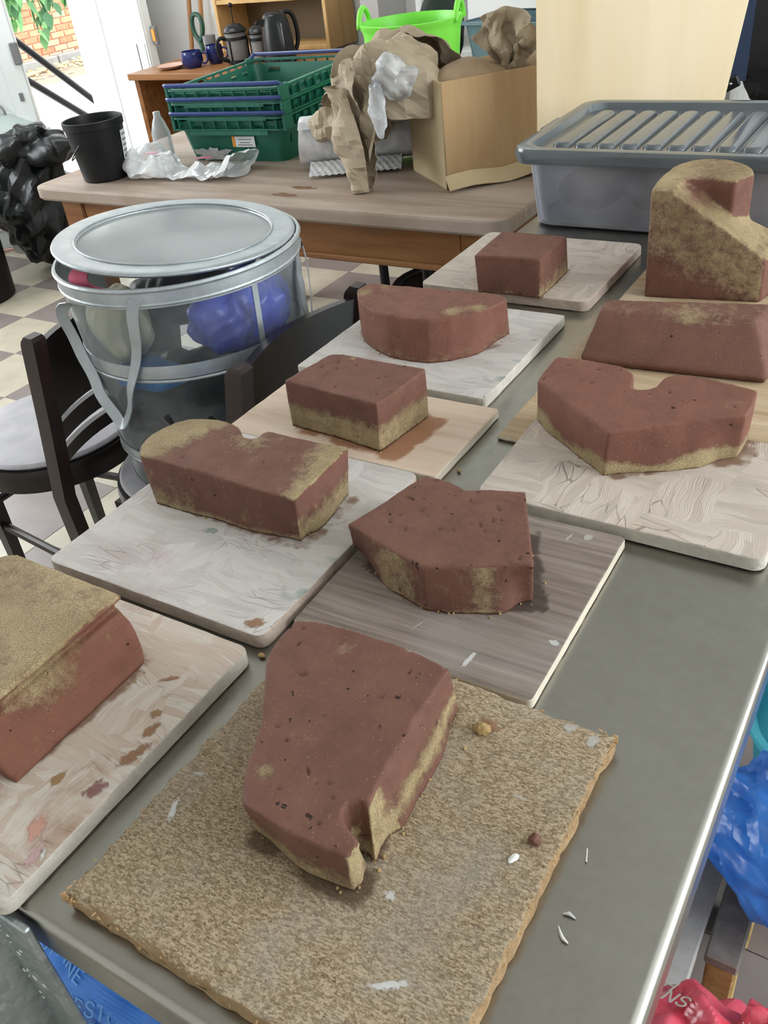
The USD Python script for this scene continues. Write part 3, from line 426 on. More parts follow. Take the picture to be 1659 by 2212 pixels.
b_bply = board('birch_plywood_board', 'pale birch plywood board with an orange damp stain round a clay brick', -.800, -.468, .777, .957, T, .0135, M_ply_c, M_plyedge, .004, [([(x+.018, y-.003) for x, y in fp['bply']], .026, .66)], 0, seed=6)
b_disc = board('cream_strandboard', 'cream strandboard under the half-moon clay block', -.812, -.495, .967, 1.262, T, .018, M_osb_g, M_edge, .005, [(fp['disc'], .012, .55)], 0, seed=7)
b_far = board('far_strandboard', 'round-cornered strandboard under the farthest small clay block, by the plastic tub', -.792, -.480, 1.318, 1.603, T, .018, M_osb_w, M_edge_d, .016, [(fp['b4'], .012, .55)], 0, seed=8)
b_thin = board('thin_brown_plywood', 'thin brown plywood sheet under the sloped and the tall clay pieces', -.447, -.085, .903, 1.64, T, .006, M_ply_b, M_plyedge, .003, [([(-.43, 1.17), (-.43, 1.34), (-.15, 1.34), (-.15, 1.17)], .02, .5)], 0, seed=9, res=.014)
b_heart = board('cracked_strandboard', 'cream strandboard with deep flake cracks under the arched clay block', -.405, -.086, .760, .968, T+.0052, .018, M_osb_w, M_edge, .013, [([(x+.010, y-.002) for x, y in fp['heart']], .010, .62)], -.8, math.degrees(math.atan(.0065/.145)), seed=10)
b_left = board('stained_strandboard', 'pink- and brown-stained strandboard at the left under the sanded clay moulding', -.80, -.488, .140, .440, T, .018, M_osb_p, M_edge, .012, [([(-.77, .23), (-.57, .23), (-.565, .385), (-.77, .40)], .014, .6)], 0, seed=11)
# dried paint and slip marks lying on the boards
def worn(name, c, c2):
    N = {'t': ('transparent_bsdf', {}), 'p': ('principled_bsdf', dict(roughness=.65)), 'm': ('mix_closure', {}), 'tc': ('texture_coordinate', {}), 'at': ('attribute', dict(attribute='cover')), 'n': ('noise_texture', dict(scale=170., detail=7., roughness=.75)),
         's': ('math', dict(math_type='subtract', value2=.5)), 'a': ('math', dict(math_type='multiply_add', value2=2.4)), 'r': ('map_range', dict(from_min=.25, from_max=.62, to_max=.88, clamp=True)), 'cr': ('rgb_ramp', dict(ramp=[(.35, c), (.65, c2)]))}
    return mat(name, N, [('tc.object', 'n.vector'), ('n.fac', 's.value1'), ('s.value', 'a.value1'), ('at.fac', 'a.value3'), ('a.value', 'r.value'), ('r.result', 'm.fac'), ('n.fac', 'cr.fac'), ('cr.color', 'p.base_color'), ('t.BSDF', 'm.closure1'), ('p.BSDF', 'm.closure2')], 'm.closure')
M_mark = {k: worn('mark_'+k, c, c2) for k, c, c2 in (('coral', (.62, .27, .20), (.55, .33, .27)), ('maroon', (.20, .085, .085), (.28, .14, .13)), ('ochre', (.26, .15, .06), (.34, .21, .10)), ('rust', (.22, .10, .045), (.32, .18, .10)), ('white', (.66, .66, .64), (.54, .53, .51)), ('rose', (.52, .30, .30), (.50, .38, .36)), ('green', (.20, .30, .24), (.32, .38, .33)), ('chalk', (.50, .49, .46), (.36, .33, .28)))}
def mark(t, label, x, y, z, rx, ry, rot, m, seed, jag=.35):
    c = t.GetAttribute('xformOp:translate').Get(); g = np.random.default_rng(seed); n = 40; a = np.linspace(0, 2*np.pi, n, endpoint=False); r = 1+jag*(meshkit.fbm(np.c_[np.cos(a)*2.2, np.sin(a)*2.2, np.full(n, seed*3.1)], 4, seed)-.5)*2.4
    r = np.clip(r, .2, 2); c_, s_ = math.cos(math.radians(rot)), math.sin(math.radians(rot)); px, py = rx*r*np.cos(a), ry*r*np.sin(a); q = np.c_[px*c_-py*s_, px*s_+py*c_]
    if name_tilt.get(t.GetName()): z = z+name_tilt[t.GetName()]*(y-c[1])
    o = np.array([x-c[0], y-c[1]]); qm = loft([np.c_[q*k+o, np.full(n, z-c[2]+.0003)] for k in (1.25, 1., .7, .35, .02)], False)
    obj('paint_mark', qm, m, t, True, {'cover': np.repeat([-.3, .12, .5, .75, .85], n)}, label)
name_tilt = {}
for lab, x, y, rx, ry, rot, c, sd in (('coral paint mark', -.519, .200, .008, .014, 20, 'coral', 1), ('maroon paint mark', -.503, .250, .008, .014, -20, 'maroon', 2), ('ochre stain', -.540, .243, .006, .010, 0, 'ochre', 3), ('rust stain', -.4985, .292, .007, .018, -12, 'rust', 4), ('ochre stain', -.514, .335, .006, .007, 0, 'ochre', 5), ('white paint mark', -.494, .186, .003, .006, 30, 'white', 6), ('rose paint mark', -.500, .182, .006, .014, 15, 'rose', 7), ('rust stain', -.532, .374, .004, .010, -50, 'rust', 8), ('rust stain', -.505, .318, .006, .011, -10, 'rust', 9)):
    mark(b_left, lab, x, y, T+.018, rx, ry, rot, M_mark[c], sd)
mark(b_loaf, 'green paint mark', -.652, .576, T+.018, .011, .006, 10, M_mark['green'], 11); mark(b_loaf, 'rust stain', -.505, .470, T+.018, .012, .009, 30, M_mark['rust'], 12)
for lab, x, y, rx, ry, rot, c, sd in (('white paint streak', -.295, .517, .003, .014, -8, 'white', 13), ('white paint mark', -.232, .570, .006, .004, 0, 'white', 14), ('chalky mark', -.259, .734, .007, .006, 0, 'chalk', 15), ('chalky mark', -.278, .726, .002, .009, -10, 'chalk', 16), ('chalky mark', -.360, .540, .001, .012, -20, 'chalk', 17)): mark(b_pent, lab, x, y, T+.0125, rx, ry, rot, M_mark[c], sd)
for lab, x, y, rx, ry, rot, c, sd in (('white paint streak', -.428, .262, .003, .013, 25, 'white', 21), ('white paint mark', -.433, .300, .006, .003, 10, 'chalk', 22), ('white paint streak', -.205, .226, .016, .004, 35, 'white', 23), ('pale paint mark', -.181, .479, .007, .006, 0, 'chalk', 24), ('pale paint mark', -.160, .474, .006, .008, 0, 'chalk', 25), ('pale paint mark', -.236, .281, .005, .004, 0, 'white', 26), ('pale paint mark', -.19, .398, .008, .0015, 5, 'chalk', 27), ('damp brown ring', -.243, .452, .010, .009, 0, 'rust', 28)): mark(b_chip, lab, x, y, T+.018, rx, ry, rot, M_mark[c], sd, .5)
# ------------------------------------------------------------------ clay
def finish(t, q, sandfn, m, seed, amp=.0012, sm=4, pits=6, crumbs=90, res=None, part='body'):
    """rounds the edges, roughens, scatters sand, and defines the block's mesh with its sand attribute"""
    v0 = np.array(q.vertices); zmin, zmax = v0[:, 2].min(), v0[:, 2].max(); low = v0[:, 2] < zmin+1e-4
    trimesh.smoothing.filter_laplacian(q, lamb=.5, iterations=sm); v = np.array(q.vertices); v[low, 2] = zmin
    n = np.array(q.vertex_normals); a = (meshkit.fbm(v*26, 2, seed)-.5)*1.3*amp+(meshkit.fbm(v*190, 3, seed+5)-.5)*amp*.7
    g = np.random.default_rng(seed); top = np.where(v[:, 2] > zmax-.004)[0]
    for k in range(pits):
        c = v[g.choice(top)]; r = g.uniform(.0012, .0026); d = np.linalg.norm(v-c, axis=1); a -= np.exp(-(d/r)**2)*g.uniform(.0012, .003)
    v = v+n*a[:, None]; v[low, 2] = zmin; q.vertices = v
    n = np.array(q.vertex_normals); tt = (v[:, 2]-zmin)/(zmax-zmin)
    obj(part, q, m, t, True, {'sand': np.clip(sandfn(v, tt, n), 0, 1.3)})
    if crumbs:
        e = v[low]; out = []
        for k in range(crumbs):
            c = e[g.integers(len(e))]; d = c[:2]-e[:, :2].mean(0); 
            if np.linalg.norm(d) < 1e-3: continue
            d /= np.linalg.norm(d); s = g.uniform(.0006, .0016); w = trimesh.creation.icosphere(0); w.vertices = w.vertices*s*g.uniform(.6, 1.3, 3); hit = c[:2]+d*g.exponential(.0035)
            w.apply_translation((hit[0], hit[1], zmin+s*.5)); out.append(w)
        edge = [w for w in out if True]; obj('sand_grains', cat(edge), M_sand, t, False, kind='stuff')
def blob(v, x, y, r, s=1., z=None):
    d = (v[:, 0]-x)**2+(v[:, 1]-y)**2+(0 if z is None else (v[:, 2]-z)**2); return s*np.exp(-d/(r*r))
def clay_block(key, label, z, sandfn, m=None, seed=1, name='clay_block', sm=1, res=.0038, crumbs=110, pits=8, wav=.0016, tilt=0):
    H, top, ctl = BLK[key]; c = np.mean(top, 0); top = np.array(top)-c; pg = Polygon(top)
    if not pg.exterior.is_ccw: top = top[::-1]
    q = tm(Manifold.extrude(CrossSection([top.tolist()]), H).refine_to_length(res)); v = np.array(q.vertices); C = np.array(ctl); C[:, :2] -= c
    d = np.linalg.norm(v[:, None, :2]-C[None, :, :2], axis=2); w = 1/(d+.006)**3; w /= w.sum(1, keepdims=True); t = np.clip(1-v[:, 2]/H, 0, 1)
    v[:, :2] += (w@C[:, 2:])*(t**.85)[:, None]; v[:, 2] += np.where(v[:, 2] > H*.98, (meshkit.noise(v*22, seed)-.5)*2*wav, 0)
    q.vertices = v; th = thing(name, label, 'clay block', (c[0], c[1], z), rotx=tilt)
    finish(th, q, lambda v, t, n: sandfn(v+np.array([c[0], c[1], 0]), t, n), m or M_clay, seed, sm=sm, crumbs=crumbs, pits=pits); return th
side = lambda n: (np.abs(n[:, 2]) < .6).astype(float)
topf = lambda n: (n[:, 2] > .6).astype(float)
clay_block('front', 'large trapezoid clay block with a thumb-wide notch, on the chipboard square', T+.018, lambda v, t, n:
    side(n)*((n[:, 1] < -.3)*(np.clip(.75-t, 0, 1)*1.3)+(n[:, 0] > .4)*np.maximum(np.clip(1-abs(t-.32)/.34, 0, 1)*.95, (v[:, 1] < .33)*.95-.75*np.exp(-((v[:, 1]-.335)/.008)**2)-blob(v, -.276, .297, .011, 1.3)))+topf(n)*(blob(v, -.37, .437, .012, .55)+blob(v, -.352, .30, .008, .75)+blob(v, -.34, .35, .03, .22)), m=M_clayp, seed=31, res=.0036, pits=22, crumbs=240)
clay_block('loaf', 'long clay block with one rounded end, sandy top ends and a round notch', T+.018, lambda v, t, n:
    topf(n)*(np.clip((-.715-v[:, 0]-.35*(.64-v[:, 1]))/.035, 0, 1)*.95+np.clip((v[:, 0]+.585-.25*(.66-v[:, 1]))/.05, 0, .85)+blob(v, -.66, .68, .03, .5)+.12)+side(n)*((n[:, 1] < -.4)*(.28+.35*blob(v, -.74, .6, .05))*(1.1-t)+(n[:, 0] > .4)*np.clip(1.15-1.6*t, 0, 1)*1.1+np.clip(.16-t, 0, 1)*4), seed=32, pits=5)
clay_block('bply', 'rectangular clay brick, half sanded, in a damp orange patch on birch plywood', T+.0135, lambda v, t, n: side(n)*np.clip((.66-t)*3.2, 0, .86)+topf(n)*(blob(v, -.655, .90, .006, .8)), seed=33, pits=10)
clay_block('disc', 'half-moon clay block with sandy streaks on its top', T+.018, lambda v, t, n: topf(n)*(blob(v, -.775, 1.112, .018, .8)+blob(v, -.60, 1.085, .02, .75)+blob(v, -.57, 1.11, .016, .8)+blob(v, -.75, 1.14, .014, .5)+blob(v, -.70, 1.075, .025, .3))+side(n)*np.clip(.42-t, 0, 1)*1.2, M_clay3, 34, pits=6)
clay_block('b4', 'small plain clay brick farthest along the left row of boards', T+.018, lambda v, t, n: side(n)*((n[:, 0] > .4)*np.clip(.7-t, 0, 1)*1.1+(n[:, 1] < -.4)*.16+np.clip(.12-t, 0, 1)*3), seed=35, pits=2)
clay_block('heart', 'wide arched clay block, pale sand band round its foot, right side of the table', T+.0255, lambda v, t, n: side(n)*np.clip((.40+.10*np.sin(v[:, 0]*60)-t)*4.5, 0, 1.1)+topf(n)*(blob(v, -.17, .95, .012, .35)), M_clay3, 36, pits=7, tilt=2.56)
clay_block('pent', 'five-sided pitted clay block on the grey plywood board', T+.0125, lambda v, t, n: side(n)*((n[:, 0] < -.2)*blob(v, -.405, .565, .03, .55)+(n[:, 1] < -.5)*(.22+.4*blob(v, -.31, .585, .014))+np.clip(.1-t, 0, 1)*5), m=M_clayp, seed=37, pits=26, crumbs=260)
# sloped trapezoid piece
zt = T+.006
q = tm(man(hull([(-.418, 1.133, 0), (-.172, 1.152, 0), (-.432, 1.305, 0), (-.16, 1.32, 0), (-.420, 1.128, .010), (-.170, 1.147, .010), (-.160, 1.325, .012), (-.432, 1.305, .012), (-.416, 1.196, .059), (-.207, 1.222, .059), (-.419, 1.23, .059), (-.199, 1.277, .059)])).refine_to_length(.006))
c = np.array([-.30, 1.22, 0]); q.apply_translation(-c); th = thing('clay_block', 'sloping-faced long clay block lying in front of the tall arched piece', 'clay block', (-.30, 1.22, zt))
finish(th, q, lambda v, t, n: (t > .86)*.30+blob(v, .01, -.01, .03, .35)*(t > .8), M_clay, 41, sm=2, pits=3, crumbs=60)
# tall piece: a ramp below a raised half-round
pl = np.array([(-.411, 1.393), (-.372, 1.398), (-.30, 1.409), (-.236, 1.418), (-.205, 1.56), (-.2845, 1.504), (-.288, 1.522), (-.305, 1.553), (-.330, 1.572), (-.354, 1.578), (-.382, 1.574), (-.403, 1.558), (-.417, 1.525), (-.419, 1.47), (-.416, 1.42)])
Hh = .172; body = Manifold.extrude(CrossSection([pl.tolist()]), Hh)
cutp = np.array([(-.377, 1.38), (-.378, 1.44), (-.374, 1.459), (-.345, 1.466), (-.301, 1.458), (-.2838, 1.5045), (-.15, 1.65), (-.12, 1.36)])[::-1]
cut = Manifold.extrude(CrossSection([cutp.tolist()]), .5); sl = .69; nrm = np.array([sl, 0, 1.]); nrm /= np.linalg.norm(nrm)
cut = cut.trim_by_plane(nrm.tolist(), float(nrm@np.array([-.378, 1.4, Hh-.004])))
q = tm((body-cut).refine_to_length(.0055)); c = np.array([-.32, 1.48, 0]); q.apply_translation(-c)
th = thing('clay_block', 'tall sandy clay piece with a ramp and a raised half-round, tallest on the table', 'clay block', (-.32, 1.48, zt))
finish(th, q, lambda v, t, n: np.where(n[:, 2] > .35, .80+.15*np.sin(v[:, 0]*50)-.35*blob(v, -.035, -.03, .02), np.where(n[:, 0] > .6, .15, np.where(v[:, 1] > -.035, .12, np.clip((v[:, 2]-.55*(.06-v[:, 0])+.045)*9, .08, .62)*(n[:, 1] < -.3)+.2*(n[:, 1] > -.3)))), M_clay, 42, sm=3, pits=3, crumbs=80)
# moulding piece at the left
pr = CrossSection([[(-.775, 0), (-.569, 0), (-.571, .006), (-.606, .031), (-.609, .036), (-.616, .037), (-.6135, .044), (-.600, .055), (-.604, .060), (-.775, .060)]])
a = Manifold.extrude(pr, .179).rotate([90, 0, 0]).translate([0, .401, 0])
out = np.array([(-.775, .222), (-.56, .222), (-.56, .372), (-.585, .392), (-.608, .405), (-.70, .414), (-.745, .410), (-.765, .396), (-.775, .37)])
q = tm((a ^ Manifold.extrude(CrossSection([out.tolist()]), .2)).refine_to_length(.005)); c = np.array([-.67, .31, 0]); q.apply_translation(-c)
th = thing('clay_block', 'clay moulding with a sand-covered slab top over a stepped side, at the left', 'clay block', (-.67, .31, T+.018))
finish(th, q, lambda v, t, n: np.where((n[:, 2] > .5) & (v[:, 2] > .05), .92+.12*np.sin(v[:, 1]*70), np.where(n[:, 0] > .2, np.clip((t-.22)*2.6, 0, .75)*(.62+.38*np.sin(v[:, 1]*45+2)), .25)), M_clay2, 43, sm=2, pits=2, crumbs=120)
# loose bits on the boards and the steel
def bit(name, label, at, r, m, seed, group=None, rz=0):
    p = obj(name, xf(crumpled(r, (0, 0, 0), seed, 160, .5, 3), at, rz), m, None, 20); tag(p, label, 'crumb', group)
bit('clay_crumb', 'dark clay crumb near the right edge of the chipboard', (-.1625, .366, T+.0215), (.0055, .005, .0042), M_clay, 1)
bit('clay_crumb', 'sandy clay crumb lump behind the notched front block', (-.2435, .4445, T+.0205), (.007, .006, .004), M_sand, 2)
bit('clay_crumb', 'tiny clay crumb on the steel between the left boards', (-.484, .4475, T+.0025), (.004, .003, .0025), M_sand, 3)
bit('clay_crumb', 'tiny crumb on the steel between birch plywood and cracked strandboard', (-.457, .816, T+.002), (.003, .0025, .002), M_sand, 4)
bit('plaster_flake', 'white plaster fleck on the chipboard below the clay crumb', (-.171, .347, T+.0185), (.0045, .0025, .0012), M_spat, 5, rz=60)
def shaving(label, pts, r):
    p = obj('shaving', tube([(x, y, T+.0012+z) for x, y, z in pts], r, 6), M_whitebd, None, True); tag(p, label, 'shaving')
shaving('pale curled shaving on the steel, farther of two near the edge', [(-.128, .333, 0), (-.124, .3345, .001), (-.119, .3335, 0)], [.0006, .0016, .0005])
shaving('pale bent shaving on the steel, nearest to the camera', [(-.1275, .323, 0), (-.124, .3185, .0005), (-.121, .3155, .001), (-.117, .3145, 0)], [.0006, .0012, .0014, .0007])
shaving('straight wood splinter on the steel beside the chipboard', [(-.1315, .389, 0), (-.128, .378, .0005)], [.0006, .0007])
# ------------------------------------------------------------------ chairs
def chair_parts(t):
    lean = lambda z: .235+.085*max(0, (z-.42))/.40                       # the back leans away from the seat
    for s in (-1, 1):
        pts = [(.262, s*.187, 0), (.238, s*.187, .25), (.232, s*.187, .42), (lean(.62), s*.187, .62), (lean(.80), s*.187, .80)]
        q = []
        for x, y, z in pts:
            q.append([(x-.019, y-.016, z), (x+.019, y-.016, z), (x+.019, y+.016, z), (x-.019, y+.016, z)])
        x, y, z = lean(.81), s*.187, .815; q += [[(x-.016, y-.016, z-.006), (x+.019, y-.016, z-.006), (x+.019, y+.016, z-.006), (x-.016, y+.016, z-.006)], [(x-.006, y-.014, z+.004), (x+.014, y-.014, z+.002), (x+.014, y+.014, z+.002), (x-.006, y+.014, z+.004)]]
        obj('back_post', loft(q), M_chairr, t, 35)
    def rail(z0, z1, bow, th, name):
        L = []
        for y in np.linspace(-.175, .175, 13):
            b = -bow*(1-(y/.175)**2); x0, x1 = lean(z0)+b, lean(z1)+b; L.append([(x0-th/2, y, z0), (x1-th/2, y, z1), (x1+th/2, y, z1), (x0+th/2, y, z0)])
        obj(name, loft(L), M_chairw, t, 35)
    rail(.615, .795, .045, .018, 'top_rail'); rail(.555, .60, .045, .016, 'slat'); rail(.50, .535, .045, .016, 'slat')
    obj('seat_frame', lathe([(0, .385), (.185, .385), (.212, .392), (.216, .43), (.212, .448), (0, .448)], 56), M_chairw, t, 40)
    obj('seat_pad', lathe([(0, .449), (.20, .449), (.205, .455), (.198, .463), (.12, .468), (0, .469)], 56), M_seat, t, 50)
    for s in (-1, 1): obj('front_leg', loft([[(-.155-a, s*.14-a, z), (-.155+a, s*.14-a, z), (-.155+a, s*.14+a, z), (-.155-a, s*.14+a, z)] for z, a in ((0, .013), (.39, .018))]), M_chairw, t)
    obj('stretcher', cyl((-.15, .14, .2), (.24, .185, .2), .011, 8), M_chairw, t); obj('stretcher', cyl((-.15, -.14, .2), (.24, -.185, .2), .011, 8), M_chairw, t); obj('stretcher', cyl((-.155, -.14, .27), (-.155, .14, .27), .011, 8), M_chairw, t)
ch = thing('dining_chair', 'dark wooden chair with a dusty pale round seat, leftmost of the chairs', 'chair', (-1.79, 1.175, 0)); chair_parts(ch)
dup(ch, (-1.30, 1.205, 0), 0, 'dark wooden chair whose curved back stands against the boards, holding the bin')
# ------------------------------------------------------------------ pop-up bin of clear plastic standing on the second chair
BX, BY, BZ, BH = -1.285, 1.24, .471, .455
def br(z): return .205+.03*(z/BH)
pb = thing('popup_bin', 'round clear plastic bin with silver bands and hazy lid, standing on a chair', 'bin', (BX, BY, BZ))
obj('side_wall', lathe([(br(0)-.002, 0), (br(.2), .2), (br(BH), BH)], 64), M_pvc, pb, True)
obj('base', lathe([(0, 0), (br(0), 0), (br(0), .004), (0, .004)], 48), M_greyplast, pb)
def band(z, w, o=.0025): return lathe([(br(z)+.0005, z-w/2), (br(z)+o, z-w/2), (br(z)+o+.001, z), (br(z)+o, z+w/2), (br(z)+.0005, z+w/2), (br(z)+.0005, z-w/2)], 64)
def hoop(z, r=.0035): a = np.linspace(0, 2*np.pi, 65); return tube(np.c_[(br(z)+.002)*np.cos(a), (br(z)+.002)*np.sin(a), np.full(65, z)], r, 6)
obj('rim_band', cat([band(BH-.018, .036), hoop(BH-.003, .005), hoop(BH-.03)]), M_silver, pb, 40); obj('middle_band', cat([band(.29, .026), hoop(.272)]), M_silver, pb, 40); obj('lower_band', cat([band(.085, .018), hoop(.072)]), M_silver, pb, 40)
a = math.radians(-14); c_, s_ = math.cos(a), math.sin(a)
obj('seam_tape', ribbon([(c_*(br(z)+.001), s_*(br(z)+.001), z) for z in np.linspace(.30, BH-.03, 6)], [(-s_*.006, c_*.006, 0)]*6), M_silver, pb)
def strap(angs, part, tw=0.):
    p = []
    for d, z, o in angs: d = math.radians(d); p.append(((br(z)+o)*math.cos(d), (br(z)+o)*math.sin(d), z))
    q = spline(p, 40); w = []
    for x, y, z in q:
        n = np.array([x, y, 0])/math.hypot(x, y); w.append(n)
    t = np.gradient(q, axis=0); t /= np.linalg.norm(t, axis=1, keepdims=True); rad = np.array(w); w = np.cross(t, rad); w = w+tw*rad*np.linspace(1, 0, 40)[:, None]; w /= np.linalg.norm(w, axis=1, keepdims=True)
    q = q+np.array([[meshkit.noise([[k*.35, 1, 1]], 3)[0]*.004]*3 for k in range(40)]); obj(part, ribbon(q, w*.0115, .002), M_silver, pb, 50)
strap([(-112, BH-.05, .004), (-116, .40, .016), (-118, .34, .02), (-114, .27, .016), (-106, .21, .018), (-97, .172, .02), (-88, .21, .02), (-82, .27, .012), (-75, .33, .008), (-71, .40, .006), (-68, BH-.02, .005)], 'carry_strap', 1.6)
strap([(20, BH-.04, .004), (16, .38, .012), (18, .30, .014), (26, .24, .016), (36, .30, .014), (42, BH-.04, .005)], 'carry_strap')
a = np.linspace(0, 2*np.pi, 73); lid = UsdGeom.Xform.Define(stage, str(pb.GetPath())+'/lid'); lid.AddTranslateOp().Set(Gf.Vec3d(-.004, .004, BH+.018)); lid.AddRotateZOp().Set(35); lid.AddRotateYOp().Set(4.5); lid = lid.GetPrim()
obj('lid_film', lathe([(0, .003), (.10, .002), (.192, 0), (.192, -.001), (0, -.0)], 64), M_pvclid, lid, True)
obj('lid_band', lathe([(.186, -.002), (.226, -.006), (.230, -.003), (.229, .003), (.225, .005), (.189, .004), (.186, .001), (.186, -.002)], 64), M_silver, lid, 50)
obj('lid_piping', cat([tube(np.c_[.189*np.cos(a), .189*np.sin(a), np.full(73, .005)], .002, 6), tube(np.c_[.229*np.cos(a), .229*np.sin(a), np.full(73, 0)], .004, 6)]), M_silver, lid, True)
def inbin(name, label, deg, rad, z, r, m, seed, cat_='bag', amp=.3):
    d = math.radians(deg); c = (BX+rad*math.cos(d), BY+rad*math.sin(d), BZ+z); t = obj(name, xf(crumpled(r, (0, 0, 0), seed, 17, amp), c, deg), m, None, 20); tag(t, label, cat_)
inbin('plastic_bag', 'ultramarine plastic bag inside the clear bin at its right side', -8, .150, .345, (.066, .125, .074), M_ultra, 1)
inbin('plastic_bag', 'sky-blue plastic bag inside the clear bin at the front left', -86, .160, .255, (.048, .085, .026), M_cyanbag, 2)
inbin('plastic_bag', 'black plastic bag filling the middle of the clear bin', -66, .095, .175, (.115, .155, .090), M_blackbag, 3, amp=.22)
inbin('plastic_bag', 'red plastic bag low in the front of the clear bin', -30, .150, .130, (.060, .085, .100), M_redbag, 4)
inbin('plastic_bag', 'cream plastic bag high in the left of the clear bin', -118, .150, .335, (.055, .10, .070), M_cream, 5)
inbin('plastic_bag', 'dark plastic bag in the top of the clear bin, under the lid', 150, .06, .34, (.085, .12, .060), M_grey, 6)
inbin('paper_sheet', 'cream crumpled paper showing through the right of the bin lid', 30, .105, .425, (.055, .05, .022), M_cream, 7, 'paper')
inbin('plastic_bag', 'milky plastic bag at the bottom of the clear bin', -100, .12, .045, (.065, .10, .036), M_greybag, 8)
p = obj('pink_strip', ribbon(spline([(-1.335, 1.055, .90), (-1.345, 1.035, .925), (-1.355, 1.06, .935), (-1.36, 1.11, .925)], 14), [(.018, .006, 0)]*14, .003), M_pink, None, 40); tag(p, 'pink plastic strip poking out under the front of the bin lid', 'strip')
# ------------------------------------------------------------------ pine bench and what stands on it
BT = T-.07
bn = thing('pine_table', 'large old pine table with a clay-stained top, behind the bin', 'table', (-1.74, 2.48, 0))
q = man(rslab(.84, .565, BT-.042, BT, .045, .008, 6)).refine_to_length(.03); obj('tabletop', tm(q), M_benchtop, bn, 40)
for sx in (-1, 1):
    for sy in (-1, 1): obj('leg', box(.095, .075, BT-.043, .006, (sx*.735, sy*.475, 0)), M_pine, bn)
obj('apron', box(1.37, .022, .115, .003, (0, -.495, BT-.158)), M_pine, bn); obj('apron', box(1.37, .022, .115, .003, (0, .495, BT-.158)), M_pine, bn)
for s in (-1, 1): obj('apron', box(.022, .87, .115, .003, (s*.765, 0, BT-.158)), M_pine, bn)
obj('lower_bead', box(1.37, .016, .016, .004, (0, -.513, BT-.158)), M_pine, bn)
for k, (x, y) in enumerate(((-1.62, 2.00), (-1.60, 2.07))):
    g = np.random.default_rng(k); a = np.linspace(0, 2*np.pi, 22, endpoint=False); r = 1+.3*g.normal(size=22)
    p = obj('slip_spill', loft([[(x+.04*np.cos(u)*w*rr, y+.012*np.sin(u)*w*rr, BT+z) for u, rr in zip(a, r)] for w, z in ((1, .0003), (.95, .0012))]), plain(f'slip_{k}', (.22, .11, .055), .35), None, True); tag(p, ('smear of brown clay slip on the pine table, nearer its front edge', 'smear of brown clay slip on the pine table, nearer the bubble wrap')[k], 'spill')
bk = thing('bucket', 'black plastic bucket with a green-stained rim on the pine table corner', 'bucket', (-2.372, 2.058, BT))
obj('body', lathe([(0, 0), (.068, 0), (.073, .004), (.090, .155), (.094, .157), (.0945, .178), (.091, .180), (.088, .178), (.084, .15), (.068, .01), (0, .008)], 56), M_black, bk, 40)
obj('contents', lathe([(0, .140), (.05, .141), (.082, .142), (.083, .136), (0, .134)], 40), plain('green_slip', (.03, .16, .09), .4, c2=(.10, .26, .16), scale=30.), bk, True)
hd = [((.092)*math.cos(u), (.092)*math.sin(u), .12-.055*math.sin((u-2.6)/2.3*math.pi)) for u in np.linspace(2.6, 4.9, 16)]
obj('bail', tube(hd, .002, 6), M_black, bk)
a = np.linspace(math.radians(14), math.radians(40), 6); obj('label', loft([[(r*math.cos(u), r*math.sin(u), z) for r, z in ((.0785, .03), (.0895, .14), (.0897, .14), (.0787, .03))] for u in a]), M_label, bk)
a2 = [np.linspace(math.radians(17), math.radians(37), 4)]*6
for k in range(6):
    z0 = .045+.016*k; r0 = .0797+(.0117)*(z0-.03)/.11*.94; obj('label_print', loft([[(r*math.cos(u), r*math.sin(u), z) for r, z in ((r0, z0), (r0+.0006, z0+.005), (r0+.0008, z0+.005), (r0+.0002, z0))] for u in a2[k]]), M_inkd if k == 0 else M_greyplast, bk)
